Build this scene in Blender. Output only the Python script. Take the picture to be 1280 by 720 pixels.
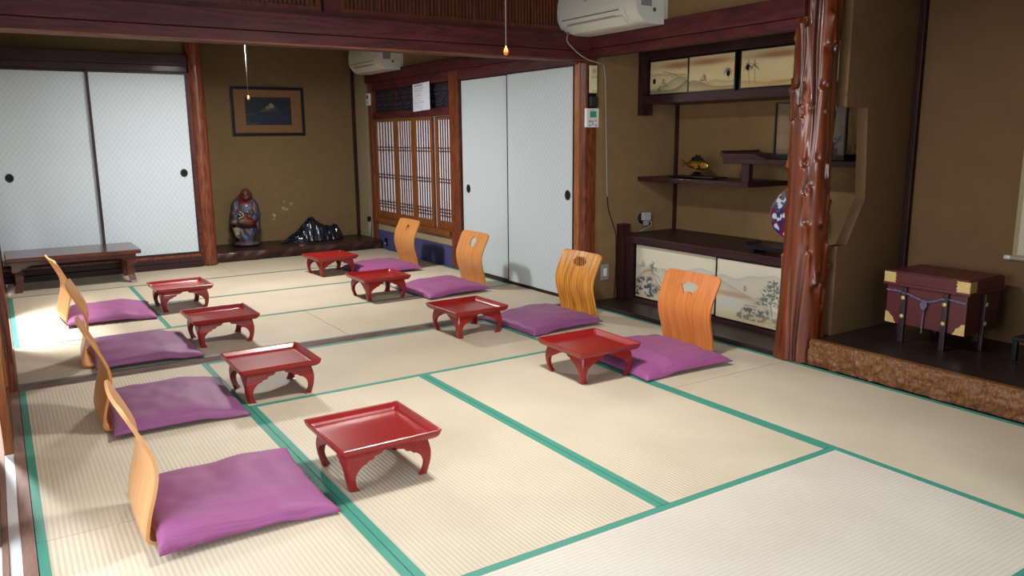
import bpy, bmesh, math, random
import numpy as np
from mathutils import Vector, Matrix
random.seed(7); RNG = np.random.default_rng(11)
for o in list(bpy.data.objects): bpy.data.objects.remove(o)
SC = bpy.context.scene; COL = SC.collection
PI = math.pi

# ------------------------------------------------------------------ camera
cam_d = bpy.data.cameras.new('camera'); cam = bpy.data.objects.new('camera', cam_d); COL.objects.link(cam)
F_PX = 987.8
cam_d.sensor_fit = 'HORIZONTAL'; cam_d.sensor_width = 36.0; cam_d.lens = 36.0*F_PX/1280; cam_d.clip_start = .02
yaw, pit, rol = 0.574117, -0.190493, -0.009259
fw = Vector((math.sin(yaw)*math.cos(pit), math.cos(yaw)*math.cos(pit), math.sin(pit)))
r0 = Vector((math.cos(yaw), -math.sin(yaw), 0)); u0 = r0.cross(fw)
rr = math.cos(rol)*r0 + math.sin(rol)*u0; uu = -math.sin(rol)*r0 + math.cos(rol)*u0
cam.matrix_world = Matrix(((rr.x, uu.x, -fw.x, .0194), (rr.y, uu.y, -fw.y, -4.57), (rr.z, uu.z, -fw.z, 1.2512), (0, 0, 0, 1)))
SC.camera = cam

# ------------------------------------------------------------------ world, daylight, exposure
vs = SC.view_settings
vs.view_transform = 'Standard'; vs.look = 'None'; vs.gamma = 1.0; vs.use_curve_mapping = False; vs.exposure = 0.18
wd = bpy.data.worlds.new('sky'); SC.world = wd; wd.use_nodes = True
bgn = wd.node_tree.nodes['Background']; bgn.inputs[0].default_value = (.80, .90, 1.0, 1); bgn.inputs[1].default_value = .5

def area(name, loc, rot, sx, sy, power, col):
    l = bpy.data.lights.new(name, 'AREA'); l.shape = 'RECTANGLE'; l.size = sx; l.size_y = sy; l.energy = power; l.color = col
    o = bpy.data.objects.new(name, l); COL.objects.link(o); o.location = loc; o.rotation_euler = rot; return o
DAY = (.86, .93, 1.0)
# daylight coming in through the veranda openings on the left and through the windows behind the camera
area('daylight_veranda', (-1.25, -1.95, 1.25), (0, -PI/2, 0), 1.9, 3.8, 135, DAY)
area('daylight_veranda_far', (-.55, 1.45, 2.95), (0, math.radians(-14), 0), .35, .80, 420, (.97, .98, 1.0))
area('daylight_rear_window', (1.05, -6.2, 1.5), (-PI/2, 0, PI), 1.7, 1.5, 95, DAY)

# ------------------------------------------------------------------ helpers
def srgb(h):
    if isinstance(h, str): h = tuple(int(h[i:i+2], 16) for i in (0, 2, 4))
    f = lambda c: (c/255)/12.92 if c <= 10 else (((c/255)+.055)/1.055)**2.4
    return (f(h[0]), f(h[1]), f(h[2]), 1.0)

def link(name, me, mat=None, parent=None, loc=None, rot=None, **props):
    o = bpy.data.objects.new(name, me); COL.objects.link(o)
    if mat is not None and me is not None and not me.materials: me.materials.append(mat)
    if parent is not None: o.parent = parent
    if loc is not None: o.location = loc
    if rot is not None: o.rotation_euler = rot
    for k, v in props.items(): o[k] = v
    return o

def empty(name, loc=(0, 0, 0), rz=0, **props):
    o = bpy.data.objects.new(name, None); COL.objects.link(o); o.empty_display_size = .05
    o.location = loc; o.rotation_euler = (0, 0, rz)
    for k, v in props.items(): o[k] = v
    return o

def thing(name, label, cat, loc=(0, 0, 0), rz=0, group=None):
    o = empty(name, loc, rz, label=label, category=cat)
    if group: o['group'] = group
    return o

def bm_mesh(bm, smooth=False, name='m'):
    bmesh.ops.recalc_face_normals(bm, faces=bm.faces)
    me = bpy.data.meshes.new(name); bm.to_mesh(me); bm.free()
    if smooth:
        for p in me.polygons: p.use_smooth = True
    return me

def add_box(bm, x0, x1, y0, y1, z0, z1, bev=0.0):
    x0, x1 = min(x0, x1), max(x0, x1); y0, y1 = min(y0, y1), max(y0, y1); z0, z1 = min(z0, z1), max(z0, z1)
    r = bmesh.ops.create_cube(bm, size=1.0)
    for v in r['verts']:
        v.co = Vector(((x0+x1)/2 + v.co.x*(x1-x0), (y0+y1)/2 + v.co.y*(y1-y0), (z0+z1)/2 + v.co.z*(z1-z0)))
    if bev > 0:
        es = list({e for v in r['verts'] for e in v.link_edges})
        bmesh.ops.bevel(bm, geom=es, offset=min(bev, .45*min(x1-x0, y1-y0, z1-z0)), segments=2, affect='EDGES', profile=.6)

def boxm(*a, bev=0.0):
    bm = bmesh.new(); add_box(bm, *a, bev=bev); return bm_mesh(bm)
def boxesm(lst, bev=0.0):
    bm = bmesh.new()
    for a in lst: add_box(bm, *a, bev=bev)
    return bm_mesh(bm)

def prism(bm, pts, axis, a, b):
    """extrude a 2D polygon along axis ('x','y','z') from a to b. pts are the other two coordinates in xyz order"""
    def mk(p, t):
        if axis == 'x': return (t, p[0], p[1])
        if axis == 'y': return (p[0], t, p[1])
        return (p[0], p[1], t)
    A = [bm.verts.new(mk(p, a)) for p in pts]; B = [bm.verts.new(mk(p, b)) for p in pts]
    n = len(pts)
    bm.faces.new(A); bm.faces.new(B[::-1])
    for i in range(n): bm.faces.new((A[i], B[i], B[(i+1) % n], A[(i+1) % n]))
def prismm(pts, axis, a, b, smooth=False):
    bm = bmesh.new(); prism(bm, pts, axis, a, b); return bm_mesh(bm, smooth)

def loft(bm, loops, cap=True, closed=True):
    V = [[bm.verts.new(p) for p in L] for L in loops]; n = len(loops[0])
    for i in range(len(V)-1):
        for j in range(n if closed else n-1):
            bm.faces.new((V[i][j], V[i][(j+1) % n], V[i+1][(j+1) % n], V[i+1][j]))
    if cap:
        bm.faces.new(V[0][::-1]); bm.faces.new(V[-1])
    return V
def loftm(loops, smooth=True, cap=True):
    bm = bmesh.new(); loft(bm, loops, cap); return bm_mesh(bm, smooth)

def circle(r, z, n=24, cx=0, cy=0, ry=None):
    return [(cx + r*math.cos(2*PI*i/n), cy + (ry or r)*math.sin(2*PI*i/n), z) for i in range(n)]
def lathe(prof, n=28):
    return loftm([circle(max(r, 1e-4), z, n) for r, z in prof])

def add_tube(bm, pts, r, n=8):
    pts = [Vector(p) for p in pts]; loops = []
    up = Vector((0, 0, 1))
    for i, p in enumerate(pts):
        t = (pts[min(i+1, len(pts)-1)] - pts[max(i-1, 0)]).normalized()
        a = t.cross(up)
        if a.length < .1: a = t.cross(Vector((1, 0, 0)))
        a.normalize(); b = t.cross(a)
        rad = r[i] if isinstance(r, (list, tuple)) else r
        loops.append([p + a*rad*math.cos(2*PI*k/n) + b*rad*math.sin(2*PI*k/n) for k in range(n)])
    loft(bm, loops)
def tubem(pts, r, n=8):
    bm = bmesh.new(); add_tube(bm, pts, r, n); return bm_mesh(bm, True)

def smooth_pts(pts, k=6):
    """Catmull-Rom through the points"""
    P = [np.array(p, float) for p in pts]; P = [2*P[0]-P[1]] + P + [2*P[-1]-P[-2]]; out = []
    for i in range(1, len(P)-2):
        for j in range(k):
            t = j/k
            out.append(.5*((2*P[i]) + (-P[i-1]+P[i+1])*t + (2*P[i-1]-5*P[i]+4*P[i+1]-P[i+2])*t*t + (-P[i-1]+3*P[i]-3*P[i+1]+P[i+2])*t**3))
    out.append(P[-2]); return [tuple(float(c) for c in p) for p in out]

def grid_mesh(P, smooth=True, closed_u=False, caps=False):
    """P: array (nu, nv, 3)"""
    nu, nv = P.shape[:2]
    idx = np.arange(nu*nv).reshape(nu, nv); F = []
    for i in range(nu if closed_u else nu-1):
        k = (i+1) % nu
        for j in range(nv-1): F.append((int(idx[i, j]), int(idx[k, j]), int(idx[k, j+1]), int(idx[i, j+1])))
    me = bpy.data.meshes.new('g')
    if caps and closed_u:
        F.append([int(v) for v in idx[::-1, 0]]); F.append([int(v) for v in idx[:, -1]])
    me.from_pydata([tuple(map(float, v)) for v in P.reshape(-1, 3)], [], F)
    if smooth:
        for p in me.polygons: p.use_smooth = True
    return me

def evaluated(me, mods):
    """apply modifiers given as (type, {props}) to a mesh, return the new mesh"""
    o = bpy.data.objects.new('tmp', me); COL.objects.link(o); extra = []
    for t, pr in mods:
        m = o.modifiers.new(t, t)
        for k, v in pr.items(): setattr(m, k, v)
    dg = bpy.context.evaluated_depsgraph_get(); dg.update()
    out = bpy.data.meshes.new_from_object(o.evaluated_get(dg)); bpy.data.objects.remove(o); return out

# ------------------------------------------------------------------ materials
def new_mat(name):
    m = bpy.data.materials.new(name); m.use_nodes = True; nt = m.node_tree
    return m, nt, nt.nodes, nt.links, nt.nodes['Principled BSDF']

def plain(name, col, rough=.5, metal=0.0, coat=0.0, spec=.5, noise=0.0, nscale=30, bump=0.0, emit=0.0, col2=None):
    m, nt, N, L, b = new_mat(name)
    c = srgb(col) if not isinstance(col, tuple) or len(col) == 3 else col
    b.inputs['Base Color'].default_value = c; b.inputs['Roughness'].default_value = rough; b.inputs['Metallic'].default_value = metal
    b.inputs['Coat Weight'].default_value = coat; b.inputs['Coat Roughness'].default_value = .12; b.inputs['Specular IOR Level'].default_value = spec
    if noise or bump or col2 is not None:
        tc = N.new('ShaderNodeTexCoord'); n = N.new('ShaderNodeTexNoise'); n.inputs['Scale'].default_value = nscale; n.inputs['Detail'].default_value = 6
        L.new(tc.outputs['Object'], n.inputs['Vector'])
        if noise or col2 is not None:
            r = N.new('ShaderNodeValToRGB'); r.color_ramp.elements[0].position = .32; r.color_ramp.elements[1].position = .68
            c2 = srgb(col2) if col2 is not None else tuple(min(1, x*(1+noise)) for x in c[:3]) + (1,)
            c1 = c if col2 is not None else tuple(x*(1-noise) for x in c[:3]) + (1,)
            r.color_ramp.elements[0].color = c1; r.color_ramp.elements[1].color = c2
            L.new(n.outputs['Fac'], r.inputs['Fac']); L.new(r.outputs['Color'], b.inputs['Base Color'])
        if bump:
            bp = N.new('ShaderNodeBump'); bp.inputs['Strength'].default_value = bump; bp.inputs['Distance'].default_value = .004
            L.new(n.outputs['Fac'], bp.inputs['Height']); L.new(bp.outputs['Normal'], b.inputs['Normal'])
    if emit:
        b.inputs['Emission Color'].default_value = c; b.inputs['Emission Strength'].default_value = emit
    return m

def wood(name, dark, light, axis='z', scale=1.0, rough=.35, coat=0.0, ring=9.0, contrast=.5, bump=.08, st=.12, dist=.6):
    m, nt, N, L, b = new_mat(name)
    tc = N.new('ShaderNodeTexCoord'); mp = N.new('ShaderNodeMapping'); oi = N.new('ShaderNodeObjectInfo')
    s = {'x': (st, 1, 1), 'y': (1, st, 1), 'z': (1, 1, st), 'chair': (.12, 1, st)}[axis]
    mp.inputs['Scale'].default_value = tuple(v*scale for v in s)
    cb = N.new('ShaderNodeVectorMath'); cb.operation = 'ADD'
    mul = N.new('ShaderNodeMath'); mul.operation = 'MULTIPLY'; mul.inputs[1].default_value = 7.3
    L.new(oi.outputs['Random'], mul.inputs[0]); L.new(tc.outputs['Object'], cb.inputs[0]); L.new(mul.outputs[0], cb.inputs[1])
    L.new(cb.outputs[0], mp.inputs['Vector'])
    n1 = N.new('ShaderNodeTexNoise'); n1.inputs['Scale'].default_value = ring; n1.inputs['Detail'].default_value = 3; n1.inputs['Distortion'].default_value = dist
    n2 = N.new('ShaderNodeTexNoise'); n2.inputs['Scale'].default_value = ring*14; n2.inputs['Detail'].default_value = 4
    L.new(mp.outputs[0], n1.inputs['Vector']); L.new(mp.outputs[0], n2.inputs['Vector'])
    mm = N.new('ShaderNodeMath'); mm.operation = 'MULTIPLY'; mm.inputs[1].default_value = 6.0
    fr = N.new('ShaderNodeMath'); fr.operation = 'PINGPONG'; fr.inputs[1].default_value = .5
    L.new(n1.outputs['Fac'], mm.inputs[0]); L.new(mm.outputs[0], fr.inputs[0])
    ad = N.new('ShaderNodeMath'); ad.operation = 'MULTIPLY_ADD'; ad.inputs[1].default_value = contrast*1.6; L.new(fr.outputs[0], ad.inputs[0])
    m2 = N.new('ShaderNodeMath'); m2.operation = 'MULTIPLY'; m2.inputs[1].default_value = .55; L.new(n2.outputs['Fac'], m2.inputs[0]); L.new(m2.outputs[0], ad.inputs[2])
    r = N.new('ShaderNodeValToRGB'); r.color_ramp.elements[0].position = .15; r.color_ramp.elements[1].position = .85
    r.color_ramp.elements[0].color = srgb(dark); r.color_ramp.elements[1].color = srgb(light)
    L.new(ad.outputs[0], r.inputs['Fac']); L.new(r.outputs['Color'], b.inputs['Base Color'])
    b.inputs['Roughness'].default_value = rough; b.inputs['Coat Weight'].default_value = coat; b.inputs['Coat Roughness'].default_value = .1; b.inputs['Specular IOR Level'].default_value = .25
    if bump:
        bp = N.new('ShaderNodeBump'); bp.inputs['Strength'].default_value = bump; bp.inputs['Distance'].default_value = .003
        L.new(ad.outputs[0], bp.inputs['Height']); L.new(bp.outputs['Normal'], b.inputs['Normal'])
    return m

def math_node(N, L, op, a, b=None):
    n = N.new('ShaderNodeMath'); n.operation = op
    for i, v in enumerate((a, b)):
        if v is None: continue
        if isinstance(v, (int, float)): n.inputs[i].default_value = v
        else: L.new(v, n.inputs[i])
    return n.outputs[0]

def fusuma_mat(name, c1, c2):
    m, nt, N, L, b = new_mat(name)
    tc = N.new('ShaderNodeTexCoord'); sp = N.new('ShaderNodeSeparateXYZ'); L.new(tc.outputs['Object'], sp.inputs[0])
    k = 2*PI/.048
    su = math_node(N, L, 'SINE', math_node(N, L, 'MULTIPLY', sp.outputs['X'], k)); sv = math_node(N, L, 'SINE', math_node(N, L, 'MULTIPLY', sp.outputs['Z'], k*.75))
    f = math_node(N, L, 'MULTIPLY_ADD', math_node(N, L, 'MULTIPLY', su, sv), .5); f.node.inputs[2].default_value = .5
    r = N.new('ShaderNodeValToRGB'); r.color_ramp.elements[0].position = .42; r.color_ramp.elements[1].position = .58
    r.color_ramp.elements[0].color = srgb(c1); r.color_ramp.elements[1].color = srgb(c2)
    L.new(f, r.inputs['Fac']); L.new(r.outputs['Color'], b.inputs['Base Color']); b.inputs['Roughness'].default_value = .5
    return m

def tatami_mat(name, axis, c1, c2):
    """rush mat: ribs run along the long side"""
    m, nt, N, L, b = new_mat(name)
    tc = N.new('ShaderNodeTexCoord'); sp = N.new('ShaderNodeSeparateXYZ'); L.new(tc.outputs['Object'], sp.inputs[0])
    across = sp.outputs['X'] if axis == 'y' else sp.outputs['Y']; along = sp.outputs['Y'] if axis == 'y' else sp.outputs['X']
    rib = math_node(N, L, 'SINE', math_node(N, L, 'MULTIPLY', across, 2*PI/.0165))
    rib01 = math_node(N, L, 'MULTIPLY_ADD', rib, .5); rib01.node.inputs[2].default_value = .5
    mp = N.new('ShaderNodeMapping'); mp.inputs['Scale'].default_value = (1, 1, 1)
    n0 = N.new('ShaderNodeTexNoise'); n0.inputs['Scale'].default_value = 2.2; n0.inputs['Detail'].default_value = 5
    mp2 = N.new('ShaderNodeMapping'); mp2.inputs['Scale'].default_value = (60, 900, 1) if axis == 'y' else (900, 60, 1)
    L.new(tc.outputs['Object'], n0.inputs['Vector']); L.new(tc.outputs['Object'], mp2.inputs['Vector'])
    n1 = N.new('ShaderNodeTexNoise'); n1.inputs['Scale'].default_value = 1; n1.inputs['Detail'].default_value = 2; L.new(mp2.outputs[0], n1.inputs['Vector'])
    r = N.new('ShaderNodeValToRGB'); r.color_ramp.elements[0].position = .1; r.color_ramp.elements[1].position = .75
    r.color_ramp.elements[0].color = srgb(c1); r.color_ramp.elements[1].color = srgb(c2)
    s = math_node(N, L, 'ADD', math_node(N, L, 'MULTIPLY', rib01, .16), math_node(N, L, 'MULTIPLY', n0.outputs['Fac'], .50))
    s = math_node(N, L, 'ADD', s, math_node(N, L, 'MULTIPLY', n1.outputs['Fac'], .22))
    L.new(s, r.inputs['Fac']); L.new(r.outputs['Color'], b.inputs['Base Color'])
    b.inputs['Roughness'].default_value = .55; b.inputs['Specular IOR Level'].default_value = .4
    bp = N.new('ShaderNodeBump'); bp.inputs['Strength'].default_value = .4; bp.inputs['Distance'].default_value = .0018
    L.new(rib01, bp.inputs['Height']); L.new(bp.outputs['Normal'], b.inputs['Normal'])
    return m

def border_mat(nm='tatami_border_green', ca='2b7763', cb_='4c9884'):
    m, nt, N, L, b = new_mat(nm)
    tc = N.new('ShaderNodeTexCoord'); sp = N.new('ShaderNodeSeparateXYZ'); L.new(tc.outputs['Object'], sp.inputs[0])
    u = math_node(N, L, 'ADD', sp.outputs['X'], sp.outputs['Y']); v = math_node(N, L, 'SUBTRACT', sp.outputs['X'], sp.outputs['Y'])
    k = 2*PI/.011
    f = math_node(N, L, 'MULTIPLY', math_node(N, L, 'SINE', math_node(N, L, 'MULTIPLY', u, k)), math_node(N, L, 'SINE', math_node(N, L, 'MULTIPLY', v, k)))
    f = math_node(N, L, 'MULTIPLY_ADD', f, .5); f.node.inputs[2].default_value = .5
    r = N.new('ShaderNodeValToRGB'); r.color_ramp.elements[0].color = srgb(ca); r.color_ramp.elements[1].color = srgb(cb_)
    L.new(f, r.inputs['Fac']); L.new(r.outputs['Color'], b.inputs['Base Color']); b.inputs['Roughness'].default_value = .6
    return m

def fabric_mat(name, c1, c2):
    m, nt, N, L, b = new_mat(name)
    tc = N.new('ShaderNodeTexCoord'); sp = N.new('ShaderNodeSeparateXYZ'); L.new(tc.outputs['Object'], sp.inputs[0])
    mp = N.new('ShaderNodeMapping'); mp.inputs['Scale'].default_value = (4, 420, 60); L.new(tc.outputs['Object'], mp.inputs['Vector'])
    n = N.new('ShaderNodeTexNoise'); n.inputs['Scale'].default_value = 1.0; n.inputs['Detail'].default_value = 3; L.new(mp.outputs[0], n.inputs['Vector'])
    r = N.new('ShaderNodeValToRGB'); r.color_ramp.elements[0].position = .35; r.color_ramp.elements[1].position = .65
    r.color_ramp.elements[0].color = srgb(c1); r.color_ramp.elements[1].color = srgb(c2)
    L.new(n.outputs['Fac'], r.inputs['Fac']); L.new(r.outputs['Color'], b.inputs['Base Color'])
    b.inputs['Roughness'].default_value = .6; b.inputs['Sheen Weight'].default_value = .08; b.inputs['Sheen Roughness'].default_value = .5
    bp = N.new('ShaderNodeBump'); bp.inputs['Strength'].default_value = .3; bp.inputs['Distance'].default_value = .0012
    L.new(n.outputs['Fac'], bp.inputs['Height']); L.new(bp.outputs['Normal'], b.inputs['Normal'])
    return m

def vcol_mat(name, rough=.6, coat=0.0, bump=0.0, nscale=60):
    m, nt, N, L, b = new_mat(name)
    a = N.new('ShaderNodeVertexColor'); a.layer_name = 'Paint'; L.new(a.outputs['Color'], b.inputs['Base Color'])
    b.inputs['Roughness'].default_value = rough; b.inputs['Coat Weight'].default_value = coat
    if bump:
        tc = N.new('ShaderNodeTexCoord'); n = N.new('ShaderNodeTexNoise'); n.inputs['Scale'].default_value = nscale; L.new(tc.outputs['Object'], n.inputs['Vector'])
        bp = N.new('ShaderNodeBump'); bp.inputs['Strength'].default_value = bump; bp.inputs['Distance'].default_value = .004
        L.new(n.outputs['Fac'], bp.inputs['Height']); L.new(bp.outputs['Normal'], b.inputs['Normal'])
    return m

def set_vcol(me, cols):
    """cols: (nverts,3) in sRGB 0..1"""
    c = np.clip(np.asarray(cols, float), 0, 1); lin = np.where(c <= .04045, c/12.92, ((c+.055)/1.055)**2.4)
    a = me.color_attributes.new('Paint', 'FLOAT_COLOR', 'POINT')
    a.data.foreach_set('color', np.concatenate([lin, np.ones((len(lin), 1))], 1).astype(np.float32).ravel())

M = {}
M['kamoi'] = wood('lintel_wood', '371619', '5e2a28', 'x', 1.0, .55, .0, 8, .5)
M['kamoi_y'] = wood('lintel_wood_lengthwise', '371619', '5e2a28', 'y', 1.0, .55, .0, 8, .5)
M['kamoi_edge'] = wood('lintel_edge_wood', '5d3320', '8a5431', 'x', 1, .5, 0, 8, .5)
M['post'] = wood('post_cedar', '421f13', '7a4026', 'z', 1.0, .38, .1, 16, .8)
M['post_light'] = wood('post_pale_cedar', '7a4522', 'a86a3a', 'z', 1.0, .42, .1, 14, .6)
M['darkwood'] = wood('dark_stained_wood', '22110f', '3d2020', 'y', 1.0, .45, .05, 8, .5)
M['darkwood_x'] = wood('dark_stained_wood_x', '22110f', '3d2020', 'x', 1.0, .45, .05, 8, .5)
M['darkwood_z'] = wood('dark_stained_wood_z', '22110f', '3d2020', 'z', 1.0, .45, .0, 8, .5)
M['board'] = wood('alcove_floor_wood', '211715', '322220', 'y', 1.0, .38, .08, 7, .4, .03)
M['board_x'] = wood('far_alcove_board_wood', '2a1715', '44281f', 'x', 1.0, .4, .1, 7, .5, .05)
M['sill'] = wood('sill_wood', '5a4841', '806d64', 'x', 1, .5, 0, 10, .4)
M['sill_y'] = wood('veranda_sill_wood', '7a5c50', '9a7c6e', 'y', 1, .5, 0, 10, .4)
M['shojiwood'] = wood('shoji_wood', '5f361c', '8a5429', 'z', 1, .5, 0, 14, .5)
M['shojiwood_dark'] = wood('shoji_bar_wood', '43241a', '5d3423', 'z', 1, .5, 0, 14, .4)
M['ranma'] = wood('transom_wood', '4c2419', '733a26', 'z', 1, .45, .05, 12, .5)
M['ranma_back'] = wood('transom_backing_wood', '4a3030', '6b4846', 'z', 1, .5, 0, 10, .5)
M['plaster'] = plain('tan_plaster', '745f41', .9, noise=.05, nscale=14, bump=.12, spec=.2)
M['plaster2'] = plain('ochre_plaster', '7d6342', .9, noise=.06, nscale=10, bump=.12, spec=.2)
M['plaster_pale'] = plain('pale_plaster', '988969', .9, noise=.04, nscale=14, bump=.1, spec=.2)
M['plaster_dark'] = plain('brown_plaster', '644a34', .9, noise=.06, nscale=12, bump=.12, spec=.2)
M['dado'] = plain('indigo_paper', '41406f', .8, noise=.06, nscale=20)
M['fusuma'] = fusuma_mat('white_patterned_paper', 'b8c3c8', 'bfcacf')
M['black'] = plain('black_lacquer', '0a090c', .35, spec=.3)
M['dullblack'] = plain('dull_black', '110f15', .6, spec=.2)
M['pull_rim'] = plain('pull_rim_metal', '3b3a38', .35, metal=.9)
M['shojipaper'] = plain('shoji_paper', 'e6e8f2', .9, emit=.0)
M['tat_y'] = tatami_mat('rush_lengthwise', 'y', 'aea089', 'd4c8b1')
M['tat_x'] = tatami_mat('rush_crosswise', 'x', 'a3957e', 'c7baa4')  # darker than lengthwise rush: weave-direction gloss put into the colour
M['tat_lit'] = tatami_mat('lit_rush_crosswise', 'x', 'b5aa9a', 'd9d0c3')  # nearest mat: its daylight sheen is put into a paler rush colour
M['heri'] = border_mat()
M['heri_old'] = border_mat('tatami_border_faded', '41675a', '5d8172')
M['lacquer'] = plain('red_lacquer', '861b19', .28, coat=.1, noise=.07, nscale=9)
M['lacquer_dark'] = plain('red_lacquer_worn', '821a24', .25, coat=.4, noise=.1, nscale=9)
M['fabric'] = fabric_mat('purple_cotton', '853f70', '924c7e')
M['fabric2'] = fabric_mat('plum_cotton', '733865', '814572')
M['ply'] = wood('bent_plywood', 'b8753c', 'd0975a', 'chair', 1.0, .38, .1, 12, .4, .02, .06, .3)
M['ply_orange'] = wood('orange_plywood', 'b0622f', 'cf8144', 'chair', 1.0, .35, .1, 14, .45, .02, .06, .3)
M['ply_oak'] = wood('striped_oak_plywood', '9a5a17', 'd4923a', 'chair', 1.0, .33, .15, 16, .8, .02, .06, .2)
M['ply_pale'] = wood('pale_plywood', 'c58c58', 'd8a674', 'chair', 1.0, .38, .1, 10, .35, .02, .06, .3)
M['ply_edge'] = plain('plywood_edge', 'a8703e', .5, noise=.1, nscale=60)
M['tablewood'] = wood('low_table_wood', '3a1d16', '643525', 'x', 1.0, .22, .3, 7, .5, .02)
M['ac'] = plain('air_conditioner_plastic', 'cfcfc4', .42)
M['ac_dark'] = plain('air_conditioner_slot', '7f7d74', .5)
M['white'] = plain('white_plastic', 'd8d8d6', .4)
M['cordwhite'] = plain('white_cord', '8f8982', .6)
M['green_lcd'] = plain('green_display', '2f7a4c', .3, emit=.25)
M['grey'] = plain('grey_plastic', '8b8b8a', .45)
M['cream'] = plain('cream_plastic', 'cfc59b', .5)
M['orange'] = plain('orange_pull_knob', 'd8763a', .4)
M['gold'] = plain('gilt_brass', 'cfb577', .45, metal=.4, noise=.12, nscale=120, bump=.2)
M['goldfish'] = plain('gilded_bronze', 'a37d34', .25, metal=.9, noise=.35, nscale=55, bump=.4)
M['chest'] = plain('maroon_lacquer', '521c20', .4, coat=.05, noise=.12, nscale=22)
M['chest_strap'] = plain('dark_purple_lacquer', '2a161f', .35, coat=.2)
M['cordblue'] = plain('blue_grey_braid', '45465e', .8, col2='74748e', nscale=220)
M['bark'] = wood('carved_log_face', '4a2b19', '83562f', 'z', 1.0, .45, .1, 34, .6, .5, .35, .8)
M['paperwhite'] = vcol_mat('printed_paper', .8)
M['paint'] = vcol_mat('painted_paper', .75)
M['picture'] = vcol_mat('dark_painting', .35)
M['porcelain'] = vcol_mat('painted_porcelain', .15, .5)
M['statue'] = vcol_mat('painted_clay', .5, .15, .35, 90)
M['rockm'] = plain('glossy_black_stone', '0a0e1e', .16, coat=.6, noise=.3, nscale=20, bump=.5)
M['mount'] = plain('picture_mount_brown', '74502f', .7, noise=.05, nscale=20)
M['scroll'] = plain('scroll_paper', 'b5a994', .8, noise=.04)
M['scroll_silk'] = plain('scroll_silk', '8f8160', .7, noise=.06)
M['strip'] = plain('white_groove_strip', 'd9dcdc', .35)
M['ceiling'] = wood('ceiling_boards', '5a432c', '7a5f42', 'y', 1, .6, 0, 8, .4)
M['lampshade'] = plain('lampshade_acrylic', 'e8e6de', .5, emit=1.5)
M['lampwood'] = wood('lamp_frame_wood', '4a2c1c', '6d4530', 'x', 1, .5, 0, 8, .4)
M['earth'] = plain('garden_ground', '6a675c', .9, noise=.2, nscale=3)
M['veranda'] = wood('veranda_floor_wood', '5b3a28', '80573c', 'y', 1, .4, .1, 8, .5)
gm, nt, N, L, b = new_mat('display_glass'); M['glass'] = gm
b.inputs['Base Color'].default_value = (1, 1, 1, 1); b.inputs['Roughness'].default_value = .02; b.inputs['Transmission Weight'].default_value = 1.0; b.inputs['IOR'].default_value = 1.3

m, nt, N, L, b = new_mat('backlit_shoji_paper'); M['shojipaper_thin'] = m
tr = N.new('ShaderNodeBsdfTranslucent'); tr.inputs['Color'].default_value = srgb('e8e6dc'); mxs = N.new('ShaderNodeMixShader'); mxs.inputs[0].default_value = .55
b.inputs['Base Color'].default_value = srgb('e4e2da'); b.inputs['Roughness'].default_value = .9
L.new(b.outputs[0], mxs.inputs[1]); L.new(tr.outputs[0], mxs.inputs[2]); L.new(mxs.outputs[0], N['Material Output'].inputs['Surface'])

def pillar_material():
    m, nt, N, L, b = new_mat('polished_knotty_log')
    tc = N.new('ShaderNodeTexCoord'); mp = N.new('ShaderNodeMapping'); mp.inputs['Scale'].default_value = (14, 14, 1.3); L.new(tc.outputs['Object'], mp.inputs['Vector'])
    n = N.new('ShaderNodeTexNoise'); n.inputs['Scale'].default_value = 1.6; n.inputs['Detail'].default_value = 6; n.inputs['Distortion'].default_value = .5; L.new(mp.outputs[0], n.inputs['Vector'])
    a = N.new('ShaderNodeVertexColor'); a.layer_name = 'Paint'
    r = N.new('ShaderNodeValToRGB'); r.color_ramp.elements[0].position = .3; r.color_ramp.elements[1].position = .7
    r.color_ramp.elements[0].color = srgb('43190b'); r.color_ramp.elements[1].color = srgb('7b3714'); L.new(n.outputs['Fac'], r.inputs['Fac'])
    mx = N.new('ShaderNodeMix'); mx.data_type = 'RGBA'; mx.blend_type = 'MULTIPLY'; mx.inputs['Factor'].default_value = 1.0
    L.new(r.outputs['Color'], mx.inputs['A']); L.new(a.outputs['Color'], mx.inputs['B']); L.new(mx.outputs['Result'], b.inputs['Base Color'])
    b.inputs['Roughness'].default_value = .3; b.inputs['Coat Weight'].default_value = .35; b.inputs['Coat Roughness'].default_value = .12
    return m
M['pillar'] = pillar_material()

W = .91; S = .13          # tatami width, sill depth
RW = 3.66                 # right wall plane
CEIL = 2.50
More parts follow.
